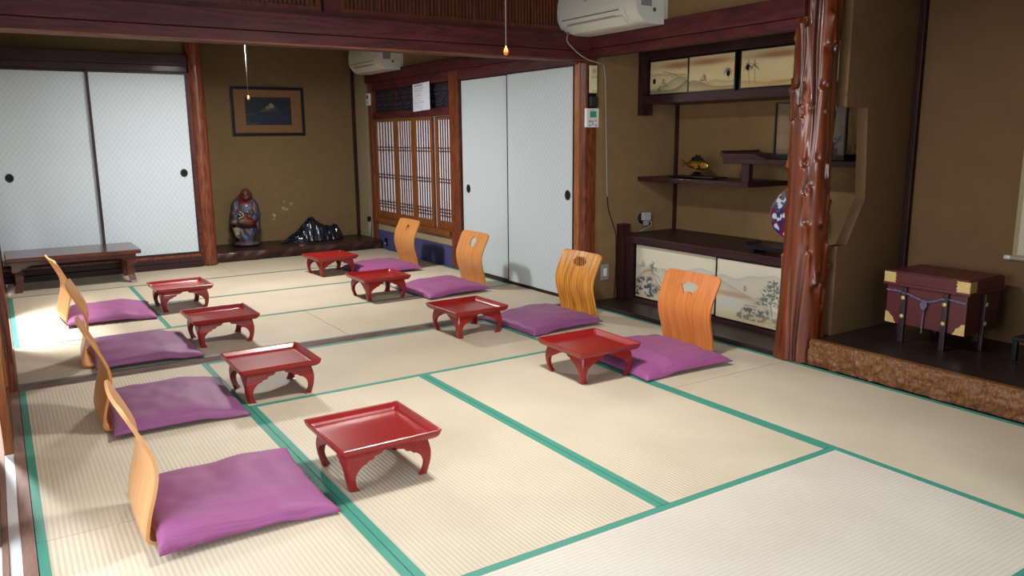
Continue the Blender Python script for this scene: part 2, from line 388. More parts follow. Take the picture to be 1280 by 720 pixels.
# ------------------------------------------------------------------ floor
floor = link('floor', boxm(-.02, 3.64, -5.9, 3.80, -.14, -.055), M['darkwood_x'], kind='structure')
mat_cache = {}
def tatami(x0, x1, y0, y1, ax, c):
    g = .0015; w_, h_ = x1-x0-2*g, y1-y0-2*g; cx, cy = (x0+x1)/2, (y0+y1)/2
    new = (ax == 'x' and -4*W-.01 < y0 < -3*W); old = y0 > 0 and ax == 'x'; key = (round(w_, 3), round(h_, 3), ax, new, old)  # new = nearest crosswise mat, coloured paler to stand in for daylight sheen
    if key not in mat_cache:
        bw = .020 if old else .029
        if ax == 'y':
            body = boxm(-w_/2+bw, w_/2-bw, -h_/2, h_/2, -.055, 0); e1 = boxm(-w_/2, -w_/2+bw, -h_/2, h_/2, -.055, .0008); e2 = boxm(w_/2-bw, w_/2, -h_/2, h_/2, -.055, .0008)
        else:
            body = boxm(-w_/2, w_/2, -h_/2+bw, h_/2-bw, -.055, 0); e1 = boxm(-w_/2, w_/2, -h_/2, -h_/2+bw, -.055, .0008); e2 = boxm(-w_/2, w_/2, h_/2-bw, h_/2, -.055, .0008)
        body.materials.append(M['tat_lit' if new else 'tat_y' if ax == 'y' else 'tat_x']); e1.materials.append(M['heri_old' if old else 'heri']); e2.materials.append(M['heri_old' if old else 'heri'])
        mat_cache[key] = (body, e1, e2)
    body, e1, e2 = mat_cache[key]
    o = link('tatami_mat', body, parent=floor, loc=(cx, cy, 0))
    link('cloth_border', e1, parent=o); link('cloth_border', e2, parent=o)
for a in [(0, W, -2*W, 0, 'y'), (0, W, -4*W, -2*W, 'y'), (W, 3*W, -W, 0, 'x'), (W, 2*W, -3*W, -W, 'y'), (2*W, 3*W, -3*W, -W, 'y'),
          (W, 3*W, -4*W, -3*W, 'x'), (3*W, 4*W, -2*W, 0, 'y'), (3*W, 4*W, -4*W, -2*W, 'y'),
          (0, 2*W, S, S+W, 'x'), (2*W, 4*W, S, S+W, 'x'), (0, W, S+W, S+3*W, 'y'), (W, 3*W, S+W, S+2*W, 'x'), (W, 3*W, S+2*W, S+3*W, 'x'),
          (3*W, 4*W, S+W, S+3*W, 'y'), (0, 2*W, S+3*W, S+4*W, 'x'), (2*W, 4*W, S+3*W, S+4*W, 'x'),
          (0, 2*W, -4*W-S-W, -4*W-S, 'x'), (2*W, 4*W, -4*W-S-W, -4*W-S, 'x'), (0, 2*W, -4*W-S-2*W, -4*W-S-W, 'x'), (2*W, 4*W, -4*W-S-2*W, -4*W-S-W, 'x')]:
    tatami(*a, M)

def sill(name, y0):
    bm = bmesh.new(); add_box(bm, 0, 3.64, y0+.001, y0+S-.001, -.055, -.007)
    for a, b_ in ((.001, .022), (.042, .052), (.072, .088), (.108, .129)): add_box(bm, 0, 3.64, y0+a, y0+b_, -.008, .001, bev=.001)
    return link(name, bm_mesh(bm), M['sill'], kind='structure')
sill('trim_1', 0); sill('trim_2', -4*W-S)

# ------------------------------------------------------------------ ceiling
ceil = link('ceiling', boxm(-.2, 4.7, -6.0, 4.6, CEIL+.012, CEIL+.06), M['darkwood_x'], kind='structure')
cb = boxm(0, .448, -5.3, 5.3, 0, .014); cb.materials.append(M['ceiling'])
for i in range(11): link('ceiling_board', cb, parent=ceil, loc=(-.2+.449*i, -.7, CEIL))

# ------------------------------------------------------------------ middle beam (lintel) and transom panels
def front_beam(name, y0, zoff=0):
    root = empty(name, (0, y0, 0), kind='structure')
    link('lintel', boxesm([(-.1, 3.655, .0, .13, 1.765, 1.83)], bev=.003), M['kamoi'], root)
    link('lintel_edge', boxm(-.1, 3.655, -.004, .0, 1.762, 1.773), M['kamoi_edge'], root)
    link('beam', boxm(-.1, 3.655, -.022, .13, 1.832, 1.935, bev=.004), M['kamoi'], root)
    link('ledge', boxm(-.1, 3.655, .015, .11, 1.936, 1.962), M['kamoi'], root)
    link('upper_wall', boxm(-.1, 3.655, .035, .095, 2.33, CEIL), M['plaster'], root)
    link('top_rail', boxm(-.1, 3.655, .015, .11, 2.29, 2.33), M['kamoi'], root)
    for x0, x1 in ((-.1, .06), (1.715, 1.805), (3.48, 3.655)): link('strut', boxm(x0, x1, .012, .115, 1.9605, 2.29), M['kamoi'], root)
    return root
front_beam('trim_3', 0)
slat = boxm(-.006, .006, -.006, .006, -.135, .135); slat.materials.append(M['ranma'])
bslat = boxm(-.011, .011, -.004, .004, -.135, .135); bslat.materials.append(M['ranma_back'])
def transom(x0, x1, label):
    t = thing('transom_panel', label, 'transom', ((x0+x1)/2, .06, 1.962), group='slatted transoms above the middle beam')
    h = (x1-x0)/2; f = .035
    link('frame_rail', boxm(-h, h, -.02, .02, 0, .03, bev=.003), M['ranma'], t); link('frame_rail', boxm(-h, h, -.02, .02, .298, .328, bev=.003), M['ranma'], t)
    link('frame_stile', boxm(-h, -h+f, -.02, .02, .03, .298, bev=.003), M['ranma'], t); link('frame_stile', boxm(h-f, h, -.02, .02, .03, .298, bev=.003), M['ranma'], t)
    n = int((2*h-2*f)/.025); st = (2*h-2*f)/n
    for i in range(1, n): link('slat', slat, parent=t, loc=(-h+f+st*i, -.008, .164))
    n2 = int((2*h-2*f)/.032); st2 = (2*h-2*f)/n2
    for i in range(n2): link('back_slat', bslat, parent=t, loc=(-h+f+st2*(i+.5), .01, .164))
transom(.065, 1.71, 'slatted wooden transom panel above the beam, left of the central strut')
transom(1.81, 3.475, 'slatted wooden transom panel above the beam, beside the upper air conditioner')

# ------------------------------------------------------------------ right wall of the back room: posts, doors, window
def post(name, x0, x1, y0, y1, z0, z1, mat, bev=.008):
    return link(name, boxm(x0, x1, y0, y1, z0, z1, bev=bev), mat, kind='structure')
# corner post where the rooms meet: pale strip facing the back room, reddish face
pr = empty('trim_4', (3.7, .1, 0), kind='structure')
link('post', boxm(-.042, .055, -.05, .02, 0, CEIL, bev=.006), M['post'], pr)
link('door_jamb', boxm(-.046, .02, .021, .085, 0, 1.80, bev=.004), M['post_light'], pr)
post('trim_5', 3.645, 3.76, 1.935, 2.095, 0, 1.845, M['post'])
post('trim_6', 3.645, 3.76, 3.90, 4.0, 0, 1.845, M['post'])
# fixed horizontal members on the right wall
rb = empty('trim_7', (RW, 2.0, 1.845), kind='structure')
link('beam', boxm(-.035, .09, -1.87, 2.03, 0, .105, bev=.004), M['kamoi_y'], rb)
link('door_head', boxm(-.012, .08, -1.86, -.067, -.09, -.001, bev=.003), M['kamoi_y'], rb)
link('window_head', boxm(-.012, .08, .097, 1.898, -.09, -.001, bev=.003), M['kamoi_y'], rb)
link('wall_right', boxm(RW+.01, RW+.09, .12, 4.35, 1.951, CEIL), M['plaster2'], kind='structure')
fr2 = empty('trim_8', (RW, 1.05, 0), kind='structure')
link('door_sill', boxesm([(-.015, .1, -.87, .88, -.055, .012)], bev=.002), M['darkwood'], fr2)
link('wall_right_below_window', boxesm([(RW+.008, RW+.08, 2.1, 3.895, .206, .30)]), M['plaster_pale'], kind='structure')
link('baseboard_right', boxm(RW+.004, RW+.08, 2.1, 3.895, -.05, .205), M['dado'], kind='structure')

def fusuma(name, loc, rz, w, h, pull_x, pull_z, round_pull=True, paper=None, frame=.016, fm='black'):
    """sliding paper door. local x along width, front face towards -y, base at z=0"""
    r = empty(name, loc, rz, kind='structure')
    link('paper_panel', boxm(frame, w-frame, -.008, .008, frame, h-frame), paper or M['fusuma'], r)
    link('door_frame', boxesm([(0, frame, -.012, .012, 0, h), (w-frame, w, -.012, .012, 0, h), (frame, w-frame, -.012, .012, 0, frame), (frame, w-frame, -.012, .012, h-frame, h)], bev=.002), M[fm], r)
    bm = bmesh.new(); n = 24
    ring = [(pull_r, y) for pull_r, y in ((.034, -.0082), (.034, -.0115), (.027, -.0125), (.024, -.0105))]
    loops = [[(pull_x + a*math.cos(2*PI*i/n), y, pull_z + a*(1.15)*math.sin(2*PI*i/n)) for i in range(n)] for a, y in ring]
    loft(bm, loops, cap=True); p = link('door_pull', bm_mesh(bm, False), M['pull_rim'], r)
    bm = bmesh.new(); loops = [[(pull_x + a*math.cos(2*PI*i/n), y, pull_z + a*1.15*math.sin(2*PI*i/n)) for i in range(n)] for a, y in ((.0245, -.0105), (.0235, -.0112), (.012, -.0110))]
    loft(bm, loops, cap=True); link('pull_cup', bm_mesh(bm), M['dullblack'], p)
    return r
# right wall: local x runs towards the camera (world -y), front faces the room
fusuma('door_1', (RW+.03, 1.925, .013), -PI/2, .835, 1.74, .11, .76, frame=.009, fm='darkwood_z')
fusuma('door_2', (RW+.0, 1.10, .013), -PI/2, .915, 1.74, .845, .79, frame=.009, fm='darkwood_z')

def shoji(name, loc, rz, w, h, nv=5, triples=((.05, 3), (.385, 2), (.69, 2))):
    r = empty(name, loc, rz, kind='structure'); st = .05
    link('stile', boxm(0, st, -.014, .014, 0, h, bev=.002), M['shojiwood'], r); link('stile', boxm(w-st, w, -.014, .014, 0, h, bev=.002), M['shojiwood'], r)
    link('rail', boxm(st, w-st, -.013, .013, 0, .075, bev=.002), M['shojiwood'], r); link('rail', boxm(st, w-st, -.013, .013, h-.03, h, bev=.002), M['shojiwood'], r)
    link('paper', boxm(st, w-st, .004, .0055, .075, h-.03), M['shojipaper'], r)
    vb = boxm(-.0036, .0036, -.008, .004, .075, h-.03); vb.materials.append(M['shojiwood_dark'])
    for i in range(1, nv+1): link('vertical_bar', vb, parent=r, loc=(st+(w-2*st)*i/(nv+1), 0, 0))
    hb = boxm(st, w-st, -.006, .003, -.0045, .0045); hb.materials.append(M['shojiwood_dark'])
    H = h-.105
    for f, k in triples:
        for i in range(k): link('horizontal_bar', hb, parent=r, loc=(0, 0, .075+H*f+i*.032))
    return r
# four sashes in two tracks
y = 3.895
for i, (y1, w_, dx) in enumerate(((3.895, .548, .02), (3.345, .429, .02), (2.914, .424, .02), (2.488, .39, .05))):
    shoji('window_%d' % (i+1), (RW+dx, y1, .352), -PI/2, w_, 1.09)
ws = empty('trim_9', (RW, 3.0, .30), kind='structure')
link('window_sill', boxm(-.03, .09, -.895, .895, 0, .05, bev=.004), M['shojiwood'], ws)
link('transom_sill', boxm(-.012, .08, -.895, .895, 1.145, 1.215, bev=.004), M['kamoi_y'], ws)
# carved transom above the window: dark board with openwork leaves
ct = empty('trim_10', (RW+.03, 3.0, 1.52), kind='structure')
link('backing_board', boxm(.01, .03, -.895, .895, 0, .234), plain('carved_transom_back', '1d1a22', .7), ct)
bm = bmesh.new()
for k in range(10):
    for row in range(2):
        cy = -.82+.18*k + .05*row; cz = .06+.11*row
        for q in range(3):
            pts = []
            for i in range(9):
                t = i/8; pts.append((0, cy-.07+.15*t, cz + (q-1)*.022 + .026*math.sin(PI*t)*(1 if q % 2 else -1)*(.6+.2*q)))
            add_tube(bm, pts, [.0035+.004*math.sin(PI*i/8) for i in range(9)], 6)
link('carved_leaves', bm_mesh(bm, True), plain('carved_leaf_wood', '3d3844', .5), ct)
for yy in (-.32, .36): link('divider', boxm(-.012, .012, yy-.012, yy+.012, 0, .234), M['kamoi'], ct)

# ------------------------------------------------------------------ far wall of the back room
link('wall_far', boxesm([(-.1, 1.66, 3.78, 3.86, 1.99, CEIL), (-.1, 1.66, 3.86, 3.9, 0, CEIL)]), M['plaster'], kind='structure')
fb = empty('trim_11', (0, 3.7, 0), kind='structure')
link('sill_board', boxm(-.06, 1.665, -.075, .09, .0, .052, bev=.004), M['darkwood_x'], fb)
link('sill_board', boxm(-.06, 1.665, -.05, .09, .053, .10, bev=.004), M['darkwood_x'], fb)
link('sill_rail', boxm(-.06, 1.665, -.04, .09, .101, .128, bev=.002), M['post'], fb)
link('lintel', boxm(-.06, 1.665, -.05, .08, 1.872, 1.93, bev=.003), M['darkwood_x'], fb)
link('beam', boxm(-.06, 1.665, -.065, .08, 1.931, 2.03, bev=.004), M['darkwood_x'], fb)
fusuma('door_3', (-.03, 3.705, .129), 0, .86, 1.742, .155, .795, frame=.022, fm='darkwood_z')
fusuma('door_4', (.80, 3.675, .129), 0, .862, 1.742, .765, .795, frame=.022, fm='darkwood_z')
# round post beside the alcove
link('trim_12', loftm([circle(.074 if z < 2.49 else .074, z, 32) for z in (0, .02, .8, 1.6, 2.4, CEIL)]), M['post'], loc=(1.745, 3.70, 0), kind='structure')
link('trim_13', boxm(1.655, 1.69, 3.66, 3.76, 0, 1.87, bev=.004), M['kamoi'], kind='structure')

# far alcove
def scuffed():
    m = M['plaster'].copy(); m.name = 'scuffed_tan_plaster'; N, L = m.node_tree.nodes, m.node_tree.links; b = N['Principled BSDF']
    src = b.inputs['Base Color'].links[0].from_socket; tc = N['Texture Coordinate']
    n = N.new('ShaderNodeTexNoise'); n.inputs['Scale'].default_value = 13; n.inputs['Detail'].default_value = 7; L.new(tc.outputs['Object'], n.inputs['Vector'])
    sp = N.new('ShaderNodeSeparateXYZ'); L.new(tc.outputs['Object'], sp.inputs[0])
    dx = math_node(N, L, 'MULTIPLY', math_node(N, L, 'SUBTRACT', sp.outputs['X'], 2.72), 2.2); dz = math_node(N, L, 'MULTIPLY', math_node(N, L, 'SUBTRACT', sp.outputs['Z'], .43), 4.5)
    d = math_node(N, L, 'ADD', math_node(N, L, 'MULTIPLY', dx, dx), math_node(N, L, 'MULTIPLY', dz, dz))
    v = math_node(N, L, 'SUBTRACT', n.outputs['Fac'], math_node(N, L, 'MULTIPLY', d, .16))
    r = N.new('ShaderNodeValToRGB'); r.color_ramp.elements[0].position = .60; r.color_ramp.elements[1].position = .70; L.new(v, r.inputs['Fac'])
    mx = N.new('ShaderNodeMix'); mx.data_type = 'RGBA'; L.new(r.outputs['Color'], mx.inputs['Factor']); L.new(src, mx.inputs['A']); mx.inputs['B'].default_value = srgb('b5a890')
    L.new(mx.outputs['Result'], b.inputs['Base Color']); return m
link('wall_back', boxm(1.66, 3.80, 4.42, 4.5, 0, CEIL), scuffed(), kind='structure')
link('wall_back_side', boxm(1.60, 1.70, 3.80, 4.42, 0, CEIL), M['plaster'], kind='structure')
link('wall_back_right', boxm(RW-.01, RW+.09, 4.001, 4.419, 0, CEIL), M['plaster_pale'], kind='structure')
link('trim_14', boxm(3.615, 3.648, 4.385, 4.419, .105, CEIL, bev=.003), M['darkwood_z'], kind='structure')
ao = empty('trim_15', (1.75, 3.77, 2.17), kind='structure')
link('alcove_lintel', boxm(.07, 1.90, -.05, .05, 0, .12, bev=.004), M['kamoi'], ao)
link('alcove_upper_wall', boxm(.07, 1.90, -.03, .03, .121, CEIL-2.17), M['plaster'], ao)
# live-edge alcove board
nx = 90; loops = []
rn = np.random.default_rng(5)
xs = np.linspace(1.71, 3.645, nx)
def wob(x, s): return .010*math.sin(7*x+s)+.007*math.sin(17*x+2*s)+.004*math.sin(41*x+3*s)
for x in xs:
    L_ = []
    for t in np.linspace(0, 1, 9):
        z = .1*(1-t); yy = 3.745 + .028*math.sin(PI*min(1, t*1.2))*-.35 + wob(x, 1+1.5*t) + .015*t
        L_.append((x, yy, z))
    loops.append([(x, 4.418, .1)] + [(x, 3.80, .1)] + L_ + [(x, 4.418, 0)])
link('trim_16', loftm(loops, smooth=True), M['board_x'], kind='structure')

# ------------------------------------------------------------------ left side (veranda) structure
ls = empty('trim_17', (-.085, 0, 0), kind='structure')
link('track_sill', boxesm([(-.1, .084, -5.8, 3.66, -.055, -.012), (.047, .084, -5.8, 3.66, -.012, .002), (-.005, .012, -5.8, 3.66, -.012, .002), (-.1, -.05, -5.8, 3.66, -.012, .002)]), M['sill_y'], ls)
link('groove_strip', boxm(.013, .046, -5.8, -.02, -.012, -.002), M['strip'], ls)
link('groove_strip', boxm(-.049, -.006, -5.8, -.02, -.012, -.004), M['strip'], ls)
link('lintel', boxm(-.1, .08, -5.8, 3.66, 1.765, 1.94, bev=.004), M['kamoi_y'], ls)
link('wall_left', boxm(-.16, -.05, -5.8, 3.78, 1.941, CEIL), M['plaster'], kind='structure')
post('trim_18', -.12, -.002, .008, .122, -.05, 1.76, M['post'])
post('trim_19', -.16, -.03, 3.60, 3.78, -.05, 1.94, M['post'])
def side_door(name, x, y0, y1):
    r = empty(name, (x, y0, -.010), PI/2, kind='structure'); w = y1-y0; h = 1.77
    for a in (0, w-.045): link('stile', boxm(a, a+.045, -.016, .016, 0, h, bev=.003), M['post_light'], r)
    for a, b_ in ((0, .06), (.34, .385), (h-.05, h)): link('rail', boxm(.045, w-.045, -.015, .015, a, b_, bev=.003), M['shojiwood'], r)
    link('lower_board', boxm(.045, w-.045, -.006, .006, .06, .34), M['shojiwood'], r)
    link('paper', prismm([(.045, .385), (w-.045, .385), (w-.045, h-.05), (.045, h-.05)], 'y', .0, .0002), M['shojipaper_thin'], r)
    vb = boxm(-.005, .005, -.008, .008, .385, h-.05); vb.materials.append(M['shojiwood'])
    for i in range(1, 4): link('vertical_bar', vb, parent=r, loc=(.045+(w-.09)*i/4, 0, 0))
    hb = boxm(.045, w-.045, -.007, .007, -.005, .005); hb.materials.append(M['shojiwood'])
    for i in range(1, 6): link('horizontal_bar', hb, parent=r, loc=(0, 0, .385+(h-.435)*i/6))
side_door('door_5', -.056, -.92, .004)
side_door('door_6', -.114, -1.78, -.93)
side_door('door_7', -.056, .125, 1.02)
side_door('door_8', -.056, 1.95, 2.80)
side_door('door_9', -.114, 2.75, 3.60)
link('floor_veranda', boxm(-1.6, -.186, -5.9, 4.2, -.14, -.06), M['veranda'], kind='structure')
link('ground', boxm(-14, -1.62, -14, 12, -.55, -.5), M['earth'], kind='structure')

# near room beyond the frame: window wall behind the camera and plain right wall
nw = empty('wall_near', (1.8, -5.85, 0), kind='structure')
link('wall_panel', boxesm([(-1.9, 2.0, -.04, .04, -.05, .7), (-1.9, 2.0, -.04, .04, 2.25, CEIL), (-1.9, -1.6, -.04, .04, .7, 2.25), (.1, 2.0, -.04, .04, .7, 2.25)]), M['plaster2'], nw)
link('wall_right_near', boxm(RW-.01, RW+.08, -5.8, -3.66, 0, CEIL), M['plaster2'], kind='structure')
link('trim_20', boxm(RW-.04, RW+.08, -3.77, -3.655, 0, CEIL, bev=.006), M['post'], kind='structure')

# ------------------------------------------------------------------ shelf alcove (right of the middle beam)
AX = 4.50
link('wall_alcove_left', boxm(3.757, AX, -.02, .06, 0, CEIL), M['plaster2'], kind='structure')
link('wall_alcove_back', boxm(AX, AX+.08, -1.90, .06, 0, CEIL), M['plaster2'], kind='structure')
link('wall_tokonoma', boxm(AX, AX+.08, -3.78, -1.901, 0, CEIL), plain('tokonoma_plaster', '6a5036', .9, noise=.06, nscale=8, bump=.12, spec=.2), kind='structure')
link('floor_alcove', boxm(3.642, AX, -1.86, -.021, -.05, .028, bev=.004), M['board'], kind='structure')
# long beam over both alcoves
ab = empty('trim_21', (RW, -.9, 1.79), kind='structure')
link('lintel', boxm(-.005, .075, -.90, .945, 0, .055, bev=.004), M['kamoi_y'], ab)
link('beam', boxm(-.03, .09, -.90, .945, .056, .165, bev=.004), M['kamoi_y'], ab)
link('upper_wall', boxm(.01, .08, -2.85, .945, .166, CEIL-1.79), M['plaster2'], ab)
link('alcove_ceiling', boxm(.08, .84, -.955, .879, .20, .23), M['darkwood'], ab)
# partition between the shelves and the alcove, with a shaped opening
pts_out = [(3.86, .03), (3.86, .635), (3.94, .635), (4.085, .885), (4.05, 1.385), (3.86, 1.385), (3.86, 2.02), (AX, 2.02), (AX, .03)]
pa = prismm(pts_out, 'y', -1.925, -1.862)
link('wall_partition', pa, plain('partition_plaster', '72573c', .9, noise=.06, nscale=10, bump=.12, spec=.2), kind='structure')
link('trim_22', boxm(AX-.035, AX-.001, -1.962, -1.927, .14, CEIL, bev=.003), M['darkwood_z'], kind='structure')
cpost = boxm(AX-.024, AX-.001, -.045, -.021, .52, 1.47, bev=.002)
link('trim_23', cpost, M['darkwood_z'], kind='structure')

# alcove floor and carved log step
link('floor_tokonoma', boxm(3.705, AX, -3.70, -1.865, -.05, .132, bev=.004), M['board'], kind='structure')
ny_, nz_ = 260, 36
P = np.zeros((ny_, nz_, 3)); ysx = np.linspace(-3.66, -1.935, ny_); tt = np.linspace(0, 1, nz_)
rs = np.random.default_rng(3)
def vnoise(shape, cells, rs):
    a, b_ = cells; g = rs.random((a+2, b_+2)); yy = np.linspace(0, a, shape[0]); xx = np.linspace(0, b_, shape[1])
    yi = np.minimum(yy.astype(int), a-1+1); xi = np.minimum(xx.astype(int), b_); fy = (yy-yi); fx = (xx-xi)
    fy = fy*fy*(3-2*fy); fx = fx*fx*(3-2*fx); fy = fy[:, None]; fx = fx[None]
    g00 = g[np.ix_(yi, xi)]; g10 = g[np.ix_(yi+1, xi)]; g01 = g[np.ix_(yi, xi+1)]; g11 = g[np.ix_(yi+1, xi+1)]
    return (g00*(1-fy)+g10*fy)*(1-fx)+(g01*(1-fy)+g11*fy)*fx
nz1 = vnoise((ny_, nz_), (60, 6), rs)**2*.016 + vnoise((ny_, nz_), (160, 16), rs)**2*.010
for j, t in enumerate(tt):
    if t < .15: dx, z = .03*(1-t/.15), .142
    elif t < .3: s_ = (t-.15)/.15; dx, z = -.012*math.sin(s_*PI/2), .142-.012*(1-math.cos(s_*PI/2))
    else: s_ = (t-.3)/.7; dx, z = -.012-.006*math.sin(PI*s_), .13-.13*s_
    P[:, j, 0] = 3.682+dx - (nz1[:, j] if t > .12 else 0); P[:, j, 1] = ysx; P[:, j, 2] = z
# close the back
Pb = np.concatenate([P, np.stack([np.full((ny_, 1), 3.704), ysx[:, None], np.zeros((ny_, 1))], -1), np.stack([np.full((ny_, 1), 3.704), ysx[:, None], np.full((ny_, 1), .142)], -1), P[:, :1]], 1)
link('trim_24', grid_mesh(Pb), M['bark'], kind='structure')

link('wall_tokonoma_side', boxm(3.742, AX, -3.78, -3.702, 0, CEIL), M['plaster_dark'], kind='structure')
front_beam('trim_25', -4*W-S)  # unseen near lintel and wall, added to keep rear daylight off upper walls
fusuma('rear_light_blocker', (2.72, -4*W-.05, .002), 0, .92, 1.757, .10, .8)  # unseen closed panel, added to block rear daylight and shade the right side
# ------------------------------------------------------------------ knobby alcove pillar
def build_pillar():
    nth, nz = 150, 520; H = CEIL
    th = np.linspace(0, 2*PI, nth, endpoint=False)[:, None]; z = np.linspace(0, H, nz)[None]
    R = .114 + .028*np.exp(-z/.32) - .006*np.sin(z*1.3)
    rs = np.random.default_rng(21)
    rad = np.zeros((nth, nz)); groove = np.zeros((nth, nz))
    for k in range(8):
        a = 2*PI*k/8 + rs.uniform(-.2, .2)
        ang = a + rs.uniform(.08, .22)*np.sin(z*rs.uniform(1.2, 2.6)+rs.uniform(0, 6)) + .05*np.sin(z*8+k*2)
        d = np.angle(np.exp(1j*(th-ang)))
        w_ = rs.uniform(.07, .12)*(1+.4*np.sin(z*5+k)); dep = rs.uniform(.010, .022)*np.clip(.55+.6*np.sin(z*rs.uniform(2, 4)+rs.uniform(0, 6)), .1, 1)
        g = np.exp(-(d/w_)**2); groove = np.maximum(groove, g*dep/.02); rad -= g*dep
    # knots: pointed bumps with a long tail running down (or up) the log, flanked by a small hollow
    for k in range(110):
        a = rs.uniform(0, 2*PI); zz = rs.uniform(.3, H); amp = rs.uniform(.010, .022); sa = rs.uniform(.07, .13); sg = 1 if rs.random() < .75 else -1
        d = np.angle(np.exp(1j*(th-a))); dz = (z-zz)*sg; near = np.abs(z-zz) < .4
        prof = np.where(dz > 0, np.exp(-(dz/.013)**2), np.exp(-(np.abs(dz)/.07)**.9))
        rad += np.where(near, amp*prof*np.exp(-(d/(sa*np.where(dz > 0, 1, 1+np.abs(dz)*4)))**2), 0)
        hol = np.exp(-(d/(sa*1.3))**2)*np.exp(-((dz-.035)/.022)**2); rad -= .006*hol; groove = np.maximum(groove, .45*hol)
    r = R+rad
    P = np.stack([r*np.cos(th)*1.0, r*np.sin(th), np.broadcast_to(z, r.shape)], -1)
    me = grid_mesh(P, True, True, True)
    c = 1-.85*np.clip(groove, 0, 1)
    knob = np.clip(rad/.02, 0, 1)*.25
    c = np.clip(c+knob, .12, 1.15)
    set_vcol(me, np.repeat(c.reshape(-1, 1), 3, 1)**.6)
    return me
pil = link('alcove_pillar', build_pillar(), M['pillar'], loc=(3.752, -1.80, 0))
pil['label'] = 'polished reddish-brown knotty log pillar between the shelf alcove and the raised alcove'; pil['category'] = 'pillar'
for zc, a in ((1.495, -1.97), (1.36, -1.97)):
    bm = bmesh.new(); r = .126; c = Vector((r*math.cos(a), r*math.sin(a), zc)); n = Vector((math.cos(a), math.sin(a), 0)); t = Vector((-n.y, n.x, 0)); up = Vector((0, 0, 1))
    loft(bm, [[c + n*dn + (t*math.cos(2*PI*i/14)+up*math.sin(2*PI*i/14))*q for i in range(14)] for dn, q in ((-.02, .0125), (.004, .0125), (.008, .0095), (.0085, .004))])
    link('peg', bm_mesh(bm, True), M['post'], pil)

# ------------------------------------------------------------------ painter for printed / painted faces
class Canvas:
    def __init__(s, w, h, col): s.w, s.h = w, h; s.a = np.ones((h, w, 3))*np.array(col)/255.; s.Y, s.X = np.mgrid[0:h, 0:w]; s.u = s.X/(w-1); s.v = 1-s.Y/(h-1); s.asp = w/h
    def mix(s, mask, col):
        m = np.clip(mask, 0, 1)[..., None]; s.a = s.a*(1-m)+m*np.array(col)/255.
    def blob(s, u, v, ru, rv, col, al=1., p=1.): s.mix(al*np.exp(-(((s.u-u)/ru)**2+((s.v-v)/rv)**2)**p), col)
    def line(s, pts, wd, col, al=1.):
        d = np.full((s.h, s.w), 9.)
        for (a, b_), (c, e) in zip(pts[:-1], pts[1:]):
            ax, ay, bx, by = a*s.asp, b_, c*s.asp, e; px = s.u*s.asp-ax; py = s.v-ay; L2 = (bx-ax)**2+(by-ay)**2+1e-9
            t = np.clip((px*(bx-ax)+py*(by-ay))/L2, 0, 1); d = np.minimum(d, np.hypot(px-t*(bx-ax), py-t*(by-ay)))
        s.mix(al*np.clip(1.3-d/wd, 0, 1), col)
    def noise(s, c, rs): return vnoise((s.h, s.w), c, rs)
    def ridge(s, f, col, al, fade=.12):
        top = f(s.u); m = np.where(s.v < top, np.exp(-(top-s.v)/fade), 0); s.mix(al*m, col)
    def tree(s, u, v, sz, rs, col=(40, 45, 45), al=.8, n=26):
        """layered pine: crooked trunk, drooping tiers of dabs"""
        tr = [(u, v), (u-.05*sz/s.asp, v+.3*sz), (u+.04*sz/s.asp, v+.6*sz), (u, v+.95*sz)]
        s.line(tr, .010*sz+.004, tuple(int(c*1.15) for c in col), al)
        fine = vnoise((s.h, s.w), (40, 66), rs); tiers = 6
        for i in range(tiers):
            q = (i+.3)/tiers; ww = ((1-q)*.40+.10)*sz/s.asp
            for sd in (-1, 1):
                cu = u+sd*ww*rs.uniform(.3, .6); cv_ = v+(.30+.68*q)*sz-.02*sz
                m = np.exp(-(((s.u-cu)/(ww*.62))**2+((s.v-cv_+.10*np.abs(s.u-u)*s.asp)/(.055*sz))**2)**1.6)
                s.mix(al*m*np.clip((fine-.30)*4, 0, 1), col)
    def rock(s, u, v, su, sv, rs, col=(40, 45, 48), al=.8, n=30):
        """ink rock mass: broken outline with brushy dabs inside"""
        big = vnoise((s.h, s.w), (9, 14), rs); fine = vnoise((s.h, s.w), (36, 60), rs); mid = vnoise((s.h, s.w), (18, 30), rs)
        r = np.sqrt(((s.u-u)/su)**2+((s.v-v)/sv)**2)*(.7+.6*big)
        ins = np.clip((1-r)*5, 0, 1)*(s.v > v-.02); s.mix(.35*al*ins, (150, 145, 130))
        s.mix(al*ins*np.clip((fine*.6+mid*.6-.58)*9, 0, 1), col)
        s.mix(al*.8*np.exp(-((r-.95)/.07)**2)*(s.v > v)*np.clip(mid*2-.4, 0, 1), col)
def painted(cv, w, h, nm, mat, parent, y=-.0095, x0=0, z0=0, loc=None):
    """flat painted sheet in local xz plane facing -y"""
    ny, nx = cv.a.shape[:2]
    P = np.zeros((nx, ny, 3)); P[..., 0] = x0+cv.u.T*w; P[..., 2] = z0+cv.v.T*h; P[..., 1] = y
    me = grid_mesh(P, False); set_vcol(me, cv.a.transpose(1, 0, 2).reshape(-1, 3))
    return link(nm, me, mat, parent, loc=loc)

